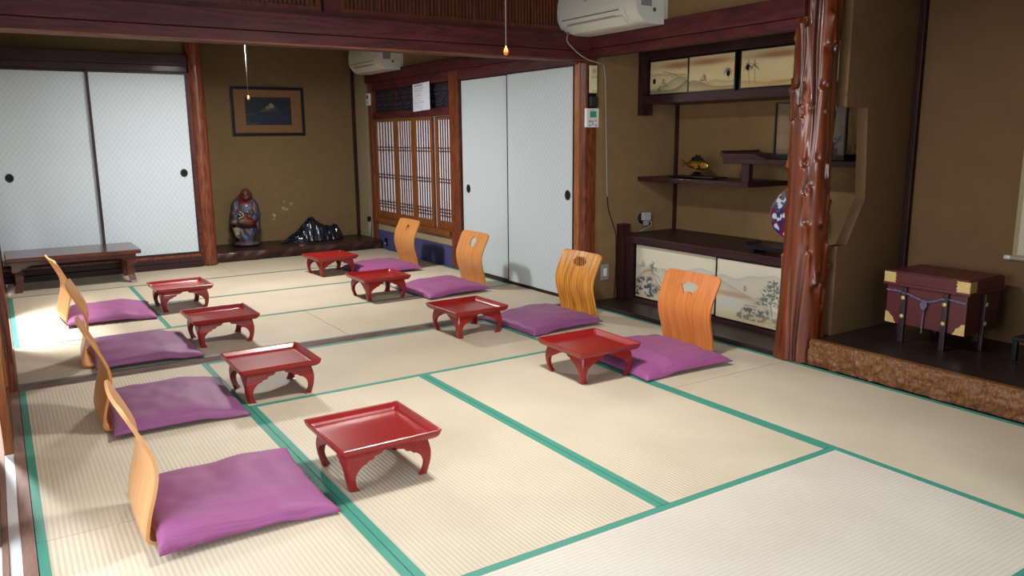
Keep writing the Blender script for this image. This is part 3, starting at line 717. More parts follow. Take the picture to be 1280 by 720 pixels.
def upper_scene(k):
    rs = np.random.default_rng(40+k); c = Canvas(150, 96, (205, 186, 142))
    c.mix(.25*c.noise((5, 4), rs), (180, 150, 100)); c.mix(.35*np.clip(1-c.v*2.5, 0, 1), (170, 130, 80))
    c.blob((.8, .45, .7)[k], .82, .45, .10, (150, 98, 62), .75, 1.3)
    if k == 0:
        c.ridge(lambda u: .62-.22*np.clip(u-.35, 0, 1)*1.2+.02*np.sin(u*40), (120, 88, 60), .55, .06); c.ridge(lambda u: .15+.32*np.exp(-((u-.75)/.35)**2), (110, 125, 95), .6, .2)
        c.ridge(lambda u: .1+.26*np.exp(-((u-1.0)/.22)**2), (70, 80, 70), .6, .1); c.tree(.36, .12, .34, rs, (60, 75, 65), .8, 30); c.tree(.25, .05, .2, rs, (50, 58, 50), .8, 18)
        c.line([(.35, .67), (.5, .62), (.66, .55), (.95, .52)], .012, (80, 55, 45), .7)
    if k == 1:
        c.ridge(lambda u: .1+.22*np.exp(-((u-.1)/.3)**2), (110, 85, 55), .6, .15); c.tree(.34, .2, .3, rs, (60, 75, 68), .85, 30)
        for i in range(9): c.line([(.1+.05*i, .28-.01*i), (.16+.05*i, .1)], .006, (90, 68, 45), .45)
        c.ridge(lambda u: .24+.06*np.exp(-((u-.6)/.12)**2), (95, 115, 95), .5, .08)
        for a in np.linspace(-.3, 3.4, 9): c.line([(.86, .55), (.86+.09*math.cos(a), .55+.15*math.sin(a)-.1)], .012, (60, 65, 58), .7)
        c.line([(.86, .5), (.88, .28)], .01, (90, 70, 50), .8)
    if k >= 2:
        for ox in (0, .12):
            c.line([(.17+ox, .1), (.15+ox, .4), (.13+ox*1.2, .68)], .009, (70, 70, 55), .8)
            for a in np.linspace(0, PI, 7): c.line([(.14+ox, .62-.2*ox), (.14+ox+.09*math.cos(a), .66-.2*ox-.18*abs(math.cos(a))+.1*math.sin(a))], .012, (60, 68, 58), .75)
        c.ridge(lambda u: .14+.05*np.sin(u*6+1), (150, 105, 60), .5, .1); c.blob(.75, .12, .25, .03, (150, 125, 60), .6)
    return c
def lower_scene(k):
    rs = np.random.default_rng(60+k); c = Canvas(190, 100, (208, 200, 178))
    c.mix(.2*c.noise((6, 5), rs), (190, 178, 150)); c.mix(.5*np.clip(.14-c.v, 0, 1)*7, (176, 150, 100))
    if k == 0:
        c.ridge(lambda u: .62+.14*np.exp(-((u-.82)/.2)**2)*(u > .4), (150, 155, 155), .5, .09); c.ridge(lambda u: .5+.06*np.sin(u*9)*(u > .35)+.08*(u > .5), (165, 165, 160), .4, .07)
        c.ridge(lambda u: .58*np.exp(-((u-.16)/.2)**2), (165, 130, 95), .6, .2)
        c.rock(.13, .06, .15, .42, rs, (38, 50, 62), .85, 70); c.tree(.22, .48, .26, rs, (70, 80, 80), .8, 24); c.tree(.1, .55, .18, rs, (120, 125, 120), .6, 14)
        c.rock(.28, .12, .09, .22, rs, (55, 62, 66), .7, 30); c.line([(.1, .5), (.2, .56), (.3, .44), (.36, .3)], .012, (120, 85, 60), .6)
        c.line([(.355, .62), (.385, .62), (.385, .54), (.355, .54), (.355, .62)], .007, (140, 130, 105), .7)
    else:
        c.ridge(lambda u: .72+.13*np.exp(-((u-.5)/.18)**2)+.02*np.sin(u*25), (160, 155, 148), .55, .12); c.ridge(lambda u: .62-.7*np.clip(u-.08, 0, 1), (150, 145, 135), .5, .08)
        c.blob(.15, .43, .2, .05, (165, 130, 95), .55, 2); c.blob(.12, .28, .18, .08, (190, 195, 200), .6, 2)
        c.tree(.54, .2, .62, rs, (72, 82, 78), .8, 70); c.tree(.78, .45, .35, rs, (120, 122, 118), .55, 30); c.tree(.28, .5, .12, rs, (90, 95, 92), .7, 12)
        c.rock(.38, .08, .14, .26, rs, (60, 68, 70), .75, 40); c.rock(.62, .05, .1, .18, rs, (70, 76, 78), .7, 30); c.rock(.9, .02, .14, .2, rs, (42, 50, 58), .85, 60)
        c.blob(.5, .1, .3, .08, (180, 160, 120), .5)
    return c

# ------------------------------------------------------------------ upper wall cabinet
t = thing('wall_cabinet', 'long wall cabinet under the alcove ceiling with landscape-painted sliding doors', 'cabinet', (4.12, -.021, 1.47))
link('end_post', boxm(-.03, .08, -.045, -.0, -.08, .50, bev=.003), M['darkwood_z'], t)
link('bottom_board', boxm(-.02, .378, -1.838, -.046, 0, .058, bev=.003), M['darkwood'], t)
link('top_rail', boxm(-.01, .06, -1.838, -.046, .312, .50, bev=.003), M['darkwood'], t)
link('back_panel', boxm(.35, .378, -1.838, -.046, .059, .50), M['darkwood'], t)
dw = [(-.06, .41), (-.47, .43), (-.93, .43), (-1.37, .46)]
for k, (y0, w_) in enumerate(dw):
    d = empty('door', (0, 0, 0)); d.parent = t; d.location = (.025 if k in (0, 3) else .008, y0, .062); d.rotation_euler = (0, 0, -PI/2)
    bpy.data.objects.remove(d)
    x_ = .030 if k in (0, 3) else .010
    door = link('door', boxesm([(0, .012, -.008, .008, 0, .248), (w_-.012, w_, -.008, .008, 0, .248), (.012, w_-.012, -.008, .008, 0, .01), (.012, w_-.012, -.008, .008, .238, .248), (.012, w_-.012, -.003, .006, .01, .238)]), M['black'], t, (x_, y0, .06), (0, 0, -PI/2))
    painted(upper_scene(min(k, 2)), w_-.024, .228, 'painted_paper', M['paint'], door, -.0045, .012, .01)
    px, pz = ((.055, .10), (.365, .11), (.065, .135), (.39, .12))[k]
    bm = bmesh.new(); loft(bm, [[(px+a*math.cos(2*PI*i/16), yy, pz+a*1.3*math.sin(2*PI*i/16)) for i in range(16)] for a, yy in ((.015, -.005), (.0145, -.0065), (.01, -.0062))])
    link('finger_pull', bm_mesh(bm), M['dullblack'], door)
# ------------------------------------------------------------------ lower cabinet
t = thing('low_cabinet', 'low dark cabinet with two landscape-painted sliding doors along the shelf alcove', 'cabinet', (3.94, -.021, .028))
link('end_post', boxm(-.035, .04, -.075, -.002, 0, .565, bev=.003), M['darkwood_z'], t)
link('top_board', boxm(-.025, .558, -1.838, -.076, .435, .488, bev=.004), M['darkwood'], t)
link('top_board_inner', boxm(.041, .558, -.0755, -.001, .435, .488), M['darkwood'], t)
link('bottom_rail', boxm(-.012, .05, -1.838, -.076, 0, .022, bev=.002), M['darkwood'], t)
link('front_stile', boxm(-.01, .05, -.15, -.0765, .0225, .434), M['darkwood_z'], t)
link('back_panel', boxm(.52, .55, -1.838, -.03, 0, .434), M['darkwood'], t)
for k, (y0, w_) in enumerate(((-.155, .825), (-.965, .865))):
    door = link('door', boxesm([(0, .011, -.008, .008, 0, .41), (w_-.011, w_, -.008, .008, 0, .41), (.011, w_-.011, -.008, .008, 0, .011), (.011, w_-.011, -.008, .008, .399, .41), (.011, w_-.011, -.003, .006, .011, .399)]), M['black'], t, (.024 if k == 0 else .006, y0, .023), (0, 0, -PI/2))
    painted(lower_scene(k), w_-.022, .388, 'painted_paper', M['paint'], door, -.0045, .011, .011)

# ------------------------------------------------------------------ staggered shelves
t = thing('staggered_shelf', 'dark wooden staggered display shelf with two levels on the alcove back wall', 'shelf', (4.1, -.021, .905))
link('lower_board', boxm(0, .398, -1.06, -.003, 0, .032, bev=.003), M['darkwood'], t)
link('upper_board', boxm(0, .398, -1.836, -.84, .152, .184, bev=.003), M['darkwood'], t)
link('strut', boxm(.012, .05, -1.055, -.99, .033, .151, bev=.003), M['darkwood_z'], t)
prof = [(-.84, .185), (-.815, .192), (-.805, .205), (-.80, .228), (-.812, .235), (-.825, .222), (-.85, .215), (-1.10, .215), (-1.13, .203), (-1.18, .187), (-1.18, .185)]
link('upturned_lip', prismm(prof, 'x', .012, .39), M['darkwood'], t)

# ornaments in the alcove -------------------------------------------------------------
def fish_ornament():
    t = thing('fish_ornament', 'small gilded fish ornament on the lower staggered shelf', 'ornament', (4.27, -.47, .944), -PI/2)
    nx_, na = 26, 18; P = np.zeros((na, nx_, 3))
    s = np.linspace(0, 1, nx_); hgt = .052*np.sin(PI*np.clip(s*.93+.05, 0, 1))**.8*(1-.35*s)*1.0+.004; hgt[-1] = .012
    hgt = .045*np.sqrt(np.clip(1-((s-.38)/.62)**2, 0, 1))*(1-.25*s)+.004; hgt = np.where(s < .38, .045*np.sqrt(np.clip(1-((s-.38)/.40)**2, 0, 1))+.003, hgt); hgt = np.maximum(hgt, .008)
    for i in range(na):
        a = 2*PI*i/na; P[i, :, 0] = .105-.21*s; P[i, :, 1] = 0.40*hgt*np.cos(a)+.006*np.sin(s*5); P[i, :, 2] = .085+hgt*np.sin(a)*.82+.012*(s-.3)
    link('body', grid_mesh(P, True, True, True), M['goldfish'], t)
    def fin(name, pts, th=.004, mat='goldfish'): link(name, prismm(pts, 'y', -th/2, th/2), M[mat], t)
    fin('tail_fin', [(-.10, .085), (-.125, .11), (-.15, .128), (-.142, .10), (-.150, .07), (-.125, .08)], .006)
    fin('back_fin', [(.06, .112), (.05, .140), (.035, .138), (.022, .160), (.004, .150), (-.012, .163), (-.03, .142), (-.05, .145), (-.075, .108), (-.04, .108), (0, .115)], .005, 'dullblack')
    fin('belly_fin', [(.02, .05), (-.005, .03), (-.03, .032), (-.02, .055)], .005); fin('side_fin', [(.04, .075), (.0, .055), (-.01, .07), (.02, .088)], .05)
    bm = bmesh.new(); loft(bm, [circle(r, z, 20, ry=r*.6) for r, z in ((.075, 0), (.08, .008), (.06, .014), (.035, .03), (.028, .04))]); link('wave_base', bm_mesh(bm, True), M['black'], t)
    link('stand_board', boxm(-.22, .22, -.07, .07, -.006+.006, .008, bev=.002), M['black'], t)
    return t
fish_ornament()

# glass display case on the upper shelf
t = thing('display_case', 'black framed glass display case on the upper staggered shelf', 'display case', (4.31, -1.455, 1.0895))
link('case_base', boxm(-.13, .13, -.255, .255, 0, .03, bev=.003), M['black'], t)
fr = .011
fl = [(sx*.12-fr/2, sx*.12+fr/2, sy*.25-fr/2, sy*.25+fr/2, .03, .35) for sx in (-1, 1) for sy in (-1, 1)]
fl += [(-.12, .12, sy*.25-fr/2, sy*.25+fr/2, .343, .35) for sy in (-1, 1)] + [(sx*.12-fr/2, sx*.12+fr/2, -.25, .25, .343, .35) for sx in (-1, 1)]
link('case_frame', boxesm(fl), M['black'], t)
for a in ((-.1205, -.1195, -.246, .246, .03, .343), (-.116, .116, -.2505, -.2495, .03, .343), (-.116, .116, .2495, .2505, .03, .343)): link('glass_pane', boxm(*a), M['glass'], t)
o = thing('case_ornament', 'small greenish ornament inside the glass display case', 'ornament', (4.31, -1.53, 1.12))
bm = bmesh.new()
for i in range(14):
    a = 2*PI*i/14; add_tube(bm, [(0, 0, .02), (.02*math.cos(a), .03*math.sin(a), .07), (.035*math.cos(a), .06*math.sin(a), .10+.015*math.sin(3*a))], [.004, .006, .003], 6)
link('leaves', bm_mesh(bm, True), plain('jade_green', '66705a', .4, noise=.2), o)
link('pot', lathe([(.02, 0), (.032, .004), (.038, .03), (.03, .04), (.02, .04)], 18), M['dullblack'], o)

# plate on its stand
t = thing('display_plate', 'round blue red and white patterned plate standing on the low cabinet', 'plate', (4.25, -1.305, .5165), -PI/2)
nr, na = 40, 180
rad = np.linspace(0, .165, nr); ang = np.linspace(0, 2*PI, na, endpoint=False)
rs = np.random.default_rng(9); n1 = vnoise((na, nr), (26, 6), rs); n2 = vnoise((na, nr), (40, 9), rs); n3 = vnoise((na, nr), (34, 8), rs)
n1[-6:] = n1[:6][::-1]; 
P = np.zeros((na, nr, 3)); cols = np.zeros((na, nr, 3))
for j, r in enumerate(rad):
    bow = -.022*(r/.165)**2.2
    P[:, j, 0] = r*np.cos(ang); P[:, j, 1] = bow; P[:, j, 2] = .165+r*np.sin(ang)
base = np.array((44, 48, 110))/255; red = np.array((128, 32, 40))/255; white = np.array((205, 210, 222))/255; green = np.array((60, 98, 92))/255
cols[:] = base; cols[n2 > .6] = red; cols[n1 > .64] = white; cols[n3 > .75] = green; cols[:, -2:] = np.array((150, 80, 70))/255; cols[:, :4] = white
tiltm = Matrix.Rotation(math.radians(-12), 4, 'X')
me = grid_mesh(P, True, True); set_vcol(me, cols.reshape(-1, 3))
me = evaluated(me, [('SOLIDIFY', {'thickness': .006, 'offset': 1.0})]); me.materials.clear(); me.transform(tiltm); me.transform(Matrix.Translation((0, 0, .068)))
link('plate_disc', me, M['porcelain'], t)
bm = bmesh.new()
for sx in (-.07, .07):
    add_tube(bm, [(sx, -.075, .02), (sx, -.045, .010), (sx, .04, .010), (sx, .10, .010)], .008, 8); add_tube(bm, [(sx, .05, .010), (sx*.8, .075, .10), (sx*.7, .10, .17)], .007, 8); add_tube(bm, [(sx, -.072, .015), (sx, -.085, .035)], .007, 8)
add_tube(bm, [(-.07, .05, .012), (.07, .05, .012)], .007, 8)
link('stand', bm_mesh(bm, True), M['black'], t)
# black lacquer board in front of plate
t = thing('lacquer_board', 'low black lacquer tray board with rolled end beside the patterned plate', 'tray', (4.02, -1.43, .5165))
prof = [(.215, .010), (.228, .006), (.24, .012), (.243, .026), (.232, .038), (.215, .036), (.205, .028), (-.205, .028), (-.215, .036), (-.232, .038), (-.243, .026), (-.24, .012), (-.228, .006), (-.215, .010)]
link('board', prismm([(a, b_*1.25+.012) for a, b_ in prof], 'x', -.075, .075), M['black'], t)
for yy in (-.17, .17): link('foot', boxm(-.06, .06, yy-.012, yy+.012, 0, .0245, bev=.002), M['black'], t)

# ------------------------------------------------------------------ chest in the raised alcove
def chest():
    t = thing('lacquer_chest', 'maroon lacquered chest with gilt corners and corded tassel in the raised alcove', 'chest', (4.215, -2.335, .132), -PI/2)
    # local x towards camera side (world -y), local -y faces the room
    w_, d_, z0, z1 = .43, .32, .095, .305
    link('body', boxm(-w_/2, w_/2, -d_/2, d_/2, z0, z1, bev=.004), M['chest'], t)
    lid = link('lid', boxesm([(-w_/2-.012, w_/2+.012, -d_/2-.012, d_/2+.012, z1+.014, z1+.072), (-w_/2-.018, w_/2+.018, -d_/2-.018, d_/2+.018, z1+.0, z1+.016)], bev=.004), M['chest'], t)
    link('lid_top', boxm(-w_/2-.004, w_/2+.004, -d_/2-.004, d_/2+.004, z1+.072, z1+.078, bev=.002), M['chest'], lid)
    for sx in (-1, 1):
        leg = boxm(-.014, .014, -.009, .009, 0, z1-.002, bev=.003); leg.materials.append(M['chest_strap'])
        for sy in (-1, 1):
            o = link('leg', leg, parent=t, loc=(sx*.112, sy*(d_/2+.009), 0), rot=(0, 0, 0))
            for zz in (.145, .245):
                bm = bmesh.new(); yb = sy*.009; loft(bm, [[(a*math.cos(2*PI*i/16), yb+sy*b_, zz+a*math.sin(2*PI*i/16)) for i in range(16)] for a, b_ in ((.012, 0), (.012, .002), (.007, .005), (.003, .0055))])
                link('stud', bm_mesh(bm, True), M['gold'], o)
        o = link('leg', boxm(-.009, .009, -.014, .014, 0, z1-.002, bev=.003), M['chest_strap'], t, loc=(sx*(w_/2+.009), 0, 0))
        for zz in (.145, .245):
            bm = bmesh.new(); loft(bm, [[(sx*(.009+b_), a*math.cos(2*PI*i/16), zz+a*math.sin(2*PI*i/16)) for i in range(16)] for a, b_ in ((.012, 0), (.012, .002), (.007, .005), (.003, .0055))])
            link('stud', bm_mesh(bm, True), M['gold'], o)
    yf = -d_/2
    for sx in (-1, 1):
        # lid corner plates, jagged inner edge, on the front and the side
        X = w_/2+.0125; L_ = .068; za, zb = z1+.016, z1+.0715
        jag = [(X, za), (X, zb)] + [(X-L_+(.008 if i % 2 else 0), zb-(zb-za)*i/6) for i in range(7)]
        pts = [(sx*a, b_) for a, b_ in jag]
        link('corner_plate', prismm(pts, 'y', yf-.0125, yf-.0145), M['gold'], lid)
        jag2 = [(yf-.0125, za), (yf-.0125, zb)] + [(yf-.0125+L_-(.008 if i % 2 else 0), zb-(zb-za)*i/6) for i in range(7)]
        link('corner_plate', prismm(jag2, 'x', sx*X, sx*(X+.002)), M['gold'], lid)
        tri = [(sx*w_/2, z0+.001), (sx*w_/2, z0+.062), (sx*(w_/2-.018), z0+.058), (sx*(w_/2-.03), z0+.042), (sx*(w_/2-.045), z0+.033), (sx*(w_/2-.052), z0+.014), (sx*(w_/2-.062), z0+.001)]
        link('corner_plate', prismm(tri, 'y', yf-.0002, yf-.0025), M['gold'], t)
    # braided cord across the front with a tassel
    def braid(pts, r=.0035):
        bm = bmesh.new(); pts = smooth_pts(pts, 10)
        for ph in (0, PI):
            q = []
            for i, p in enumerate(pts):
                a = i*.9+ph; q.append((p[0], p[1]+.002*math.cos(a), p[2]+.003*math.sin(a)))
            add_tube(bm, q, r, 6)
        return bm_mesh(bm, True)
    zc = z1-.028
    link('cord', braid([(-w_/2, yf-.006, zc), (-.13, yf-.007, zc-.002), (-.112, yf-.022, zc-.004), (-.09, yf-.008, zc-.010), (-.0, yf-.007, zc-.034), (.05, yf-.007, zc-.026), (.09, yf-.008, zc-.008), (.112, yf-.022, zc-.004), (.13, yf-.007, zc-.004), (w_/2, yf-.006, zc-.012)]), M['cordblue'], t)
    tas = link('tassel', braid([(0, yf-.008, zc-.034), (.004, yf-.010, zc-.08), (.0, yf-.009, zc-.13), (-.002, yf-.008, zc-.205)], .0045), M['cordblue'], t)
    bm = bmesh.new()
    for k in range(3): add_tube(bm, smooth_pts([(-.006, yf-.010, zc-.034), (-.016+.006*k, yf-.014, zc-.055), (.0, yf-.016, zc-.075), (.016-.006*k, yf-.014, zc-.055), (.006, yf-.010, zc-.034)], 6), .0035, 6)
    link('knot', bm_mesh(bm, True), M['cordblue'], tas)
chest()

# hanging scroll and dark vase on stand at right edge
t = thing('hanging_scroll', 'hanging paper scroll with pale roller on the alcove wall at the right edge', 'scroll', (4.488, -2.99, .58))
link('silk_mount', boxm(.004, .006, -.455, .455, .02, 1.55), M['scroll_silk'], t); link('paper', boxm(.001, .0035, -.43, .43, .03, 1.35), M['scroll'], t)
bm = bmesh.new(); add_tube(bm, [(0, -.455, .012), (0, .455, .012)], .012, 14)
link('roller', bm_mesh(bm, True), plain('roller_wood', 'a59c88', .5), t)
bm = bmesh.new(); add_tube(bm, [(0, .455, .012), (0, .463, .012), (0, .49, .012)], [.010, .013, .013], 14); add_tube(bm, [(0, -.455, .012), (0, -.463, .012), (0, -.49, .012)], [.010, .013, .013], 14)
link('roller_knob', bm_mesh(bm, True), plain('roller_knob_white', 'c9c3b2', .3), t)
bm = bmesh.new(); add_tube(bm, [(0, -.47, 1.555), (0, .47, 1.555)], .007, 10); link('top_rod', bm_mesh(bm, True), M['darkwood'], t)
t = thing('incense_burner', 'dark glazed burner on a small black stand beside the chest at the right edge', 'incense burner', (4.25, -2.83, .132))
link('stand_top', boxm(-.10, .10, -.10, .10, .10, .118, bev=.004), M['black'], t)
for sx in (-1, 1):
    for sy in (-1, 1): link('leg', boxm(sx*.085-.012, sx*.085+.012, sy*.085-.012, sy*.085+.012, 0, .10, bev=.003), M['black'], t)
link('bowl', lathe([(.03, .118), (.045, .122), (.075, .15), (.082, .18), (.07, .205), (.062, .21), (.066, .222), (.058, .222), (.05, .2)], 28), plain('dark_blue_glaze', '1a2038', .15, coat=.5), t)

# ------------------------------------------------------------------ items in the far alcove
def monk_statue():
    t = thing('monk_statue', 'painted pot-bellied robed figure statue standing in the far alcove', 'statue', (2.245, 4.16, .1), math.radians(-22))
    bm = bmesh.new()
    def ell(c, r, rot=None):
        m = Matrix.Translation(c) @ (rot or Matrix.Identity(4)) @ Matrix.Diagonal((r[0], r[1], r[2], 1))
        bmesh.ops.create_uvsphere(bm, u_segments=20, v_segments=14, radius=1, matrix=m)
    ell((0, 0, .024), (.135, .11, .034)); ell((0, 0, .08), (.09, .085, .10)); ell((0, .0, .16), (.088, .08, .10)); ell((-.045, -.02, .13), (.05, .06, .12)); ell((.045, -.02, .13), (.05, .06, .12))
    ell((.015, -.035, .285), (.105, .10, .095)); ell((0, .02, .36), (.135, .10, .165)); ell((.0, .02, .45), (.105, .08, .12)); ell((.01, .0, .50), (.075, .07, .06))
    ell((-.105, -.01, .36), (.052, .065, .15), Matrix.Rotation(.12, 4, 'Y')); ell((.105, -.01, .36), (.05, .06, .15), Matrix.Rotation(-.12, 4, 'Y'))
    ell((-.095, -.085, .27), (.065, .042, .038), Matrix.Rotation(.3, 4, 'Z')); ell((-.035, -.12, .275), (.04, .028, .03)); ell((.095, -.08, .31), (.045, .045, .05)); ell((.055, -.12, .325), (.03, .025, .03))
    ell((-.10, -.045, .19), (.034, .04, .08), Matrix.Rotation(-.2, 4, 'Y')); ell((-.085, -.06, .125), (.030, .033, .035)); ell((.125, -.02, .22), (.028, .045, .10))
    ell((.025, -.055, .56), (.056, .062, .064)); ell((.028, -.085, .535), (.043, .04, .036)); ell((-.03, -.045, .55), (.012, .018, .03)); ell((.08, -.045, .55), (.012, .018, .03))
    ell((.03, -.118, .552), (.012, .012, .011)); ell((.008, -.105, .54), (.017, .013, .012)); ell((.052, -.105, .54), (.017, .013, .012)); ell((.03, -.108, .576), (.038, .012, .007)); ell((.03, -.108, .516), (.02, .012, .009))
    me = bm_mesh(bm); me = evaluated(me, [('REMESH', {'mode': 'VOXEL', 'voxel_size': .0065}), ('SMOOTH', {'factor': .5, 'iterations': 3})]); me.materials.clear()
    V = np.array([v.co[:] for v in me.vertices]); N_ = np.array([v.normal[:] for v in me.vertices])
    x, y, z = V.T
    # robe folds
    fold = .004*np.sin(x*95+z*40)*np.clip(1-np.abs(z-.15)/.16, 0, 1) + .004*np.sin(z*70+np.abs(x)*60)*np.clip(1-np.abs(z-.38)/.14, 0, 1)*(np.abs(x) > .05)
    V = V+N_*fold[:, None]; me.vertices.foreach_set('co', V.astype(np.float32).ravel()); me.update()
    rs = np.random.default_rng(2); q = np.sin(x*37+1)*np.sin(z*43)+.6*np.sin(x*81+z*60)*np.sin(y*70+2)
    C = np.tile(np.array((62, 58, 76)), (len(V), 1)).astype(float)
    C[q > .40] = (98, 58, 52); C[q < -.55] = (54, 66, 104); C[(z > .06) & (z < .2) & (q < -.2) & (np.abs(x-.02) < .06)] = (48, 60, 118); C[(q > -.08) & (q < .03)] = (118, 104, 88)
    skin = (z > .515) & (y < .03) & (np.abs(x-.025) < .085); C[skin] = (108, 54, 42); C[(z > .545) & (z < .575) & (y < -.09)] = (88, 42, 34)
    C[(z > .608)] = (92, 50, 42)
    collar = (z > .455) & (z < .515) & (y < -.03) & (np.abs(x-.01) < .075); C[collar] = (120, 34, 34)
    belly = ((x-.045)**2/.0032+(z-.285)**2/.0045 < 1) & (y < -.08); C[belly] = (124, 56, 38)
    bag = ((x+.095)**2+(y+.05)**2 < .042**2) & (z < .24) & (z > .09); C[bag] = (158, 144, 116)
    hem = (z < .05); C[hem] = (86, 76, 86); C[(np.abs(z-.225) < .014)] = (84, 46, 44)
    hands = ((x+.06)**2/.005+(z-.27)**2/.0015 < 1) & (y < -.09); C[hands] = (104, 80, 62)
    set_vcol(me, C*.78/255.)
    for p in me.polygons: p.use_smooth = True
    b_ = link('figure', me, M['statue'], t)
    bm = bmesh.new(); add_tube(bm, smooth_pts([(-.045, -.118, .385), (-.02, -.135, .37), (.0, -.138, .345), (-.02, -.14, .325), (-.055, -.135, .31)], 6), .0055, 8); add_tube(bm, smooth_pts([(-.06, -.115, .36), (-.04, -.128, .352), (-.03, -.132, .335)], 5), .004, 8)
    link('fan_cord', bm_mesh(bm, True), plain('aged_white_paint', 'aaa290', .5), t)
    bm = bmesh.new()
    for sx in (-.012, .036): bmesh.ops.create_uvsphere(bm, u_segments=10, v_segments=8, radius=.0065, matrix=Matrix.Translation((sx+.018, -.110, .562)))
    link('eyes', bm_mesh(bm, True), M['dullblack'], t)
monk_statue()

def black_rock():
    t = thing('black_stone', 'glossy black mountain-shaped ornamental stone in the far alcove', 'stone', (2.98, 4.17, .1), math.radians(4))
    nx_, ny = 130, 50; X = np.linspace(-.37, .37, nx_)[:, None]; Yv = np.linspace(-1, 1, ny)[None]
    top = np.interp(X[:, 0], [-.37, -.30, -.2, -.1, -.045, 0, .05, .12, .17, .22, .26, .30, .35, .37], [.0, .04, .105, .19, .245, .262, .225, .17, .15, .14, .165, .14, .07, 0])[:, None]
    rs = np.random.default_rng(8)
    env = np.clip(1-np.abs(Yv)**1.3, 0, 1)
    rid = vnoise((nx_, ny), (34, 5), rs)-.5; rid2 = vnoise((nx_, ny), (60, 16), rs)-.5
    Z = top*env**.75*(1+.22*rid*(1-env*.5)) + .02*rid2*np.minimum(1, top/.08)*env**.3
    D = .11*np.sqrt(np.clip(1-(X/.40)**2, .02, 1)); Yp = Yv*D*(1+.25*rid) + .0*X
    P = np.stack([np.broadcast_to(X, Z.shape), Yp, np.clip(Z, 0, 1)], -1)
    me = grid_mesh(P, True); o = link('stone_body', me, M['rockm'], t)
    link('base_slab', prismm([( .37*math.cos(a)*(1+.02*math.sin(5*a)), .13*math.sin(a)) for a in np.linspace(0, 2*PI, 40, endpoint=False)], 'z', 0, .010), M['black'], t)
    o.location.z = .009
black_rock()

# framed picture on the far alcove wall
def framed_picture():
    t = thing('framed_picture', 'wide dark framed picture of a snow-capped mountain hung in the far alcove', 'picture', (2.635, 4.419, 1.275))
    w_, h_ = .80, .525
    link('mount', boxm(-w_/2+.02, w_/2-.02, -.018, -.008, .02, h_-.02), M['mount'], t)
    f = .03; link('frame', boxesm([(-w_/2, -w_/2+f, -.032, -.004, 0, h_), (w_/2-f, w_/2, -.032, -.004, 0, h_), (-w_/2+f, w_/2-f, -.032, -.004, 0, f), (-w_/2+f, w_/2-f, -.032, -.004, h_-f, h_)], bev=.004), M['black'], t)
    c = Canvas(150, 90, (13, 22, 34)); rs = np.random.default_rng(4)
    c.mix(.5*np.clip(.55-c.v, 0, 1), (30, 36, 60)); c.mix(.25*c.noise((6, 8), rs), (6, 14, 22))
    mt = lambda u: .44+.36*np.exp(-np.abs((u-.56)/.17)**1.35)
    top = mt(c.u); inside = (c.v < top) & (c.v > .44); snow = inside*np.clip((c.v-.44)/.2, 0, 1)*(c.noise((4, 40), rs) > .42)
    c.mix(inside*.7, (24, 32, 44)); c.mix(.85*snow*(c.u < .62), (150, 128, 78)); c.mix(.4*snow*(c.u >= .62), (90, 84, 62))
    c.line([(.0, .36), (.12, .4), (.2, .38)], .02, (90, 88, 74), .6); c.line([(.9, .6), (1, .62)], .03, (70, 66, 60), .6)
    c.ridge(lambda u: .36+.03*np.sin(u*11), (28, 34, 58), .6, .2); c.line([(.02, .1), (.12, .04), (.25, .05)], .025, (84, 76, 66), .6); c.line([(.7, .2), (.8, .24), (.9, .2)], .02, (38, 56, 62), .6)
    painted(c, .505, .30, 'painting', M['picture'], t, -.0195, -.25, .115)
    bm = bmesh.new(); add_tube(bm, [(-.09, -.012, h_-.005), (0, -.006, h_+.05), (.09, -.012, h_-.005)], .002, 6); link('hanging_cord', bm_mesh(bm, True), M['dullblack'], t)
framed_picture()

# ------------------------------------------------------------------ low trays / chairs / cushions
def rsq(h, z, r=.012, n=4):
    out = []
    for cx, cy, a0 in ((1, 1, 0), (-1, 1, PI/2), (-1, -1, PI), (1, -1, 3*PI/2)):
        for i in range(n+1):
            a = a0+PI/2*i/n; out.append((cx*(h-r)+r*math.cos(a), cy*(h-r)+r*math.sin(a), z))
    return out
tray_me = loftm([rsq(.100, .141, .006), rsq(.170, .141, .008), rsq(.180, .1435, .009), rsq(.189, .150, .011), rsq(.1955, .160, .013), rsq(.199, .172, .013), rsq(.1998, .177, .013), rsq(.1965, .179, .012), rsq(.191, .176, .011), rsq(.180, .160, .009), rsq(.172, .1525, .008), rsq(.165, .1515, .006), rsq(.02, .1515, .004)], smooth=False)
tray_me.materials.append(M['lacquer'])
def leg_mesh():
    lv = [(0, .138), (.009, .137), (.015, .130), (.0178, .114), (.0195, .106), (.029, .101), (.0318, .088), (.0335, .080), (.041, .076), (.0435, .064), (.050, .055), (.060, .044), (.072, .036), (.088, .030), (.105, .028), (.122, .029), (.135, .033), (.141, .036)]
    out = [0, .001, .002, .003, .0035, .005, .0055, .006, .007, .0075, .008, .008, .0075, .006, .003, -.001, -.004, -.0055]
    loops = []; th = .013
    for (d, w_), o in zip(lv, out):
        c = .160+o; i = c-w_; z = .141-d; k = .011
        loops.append([(c-k*.3, c-k*.3, z), (c-k, c, z), (i, c, z), (i, c-th, z), (c-th, c-th, z), (c-th, i, z), (c, i, z), (c, c-k, z)])
    bm = bmesh.new(); loft(bm, loops); me = bm_mesh(bm); me.materials.append(M['lacquer']); return me
leg_me = leg_mesh()
def tray_table(x, y, rz, label):
    t = thing('tray_table', label, 'tray table', (x, y, .0015), rz, 'red lacquer tray tables')
    link('tray', tray_me, parent=t)
    for k in range(4): link('leg', leg_me, parent=t, rot=(0, 0, PI/2*k))
    return t
TL = 'small red lacquer tray table '
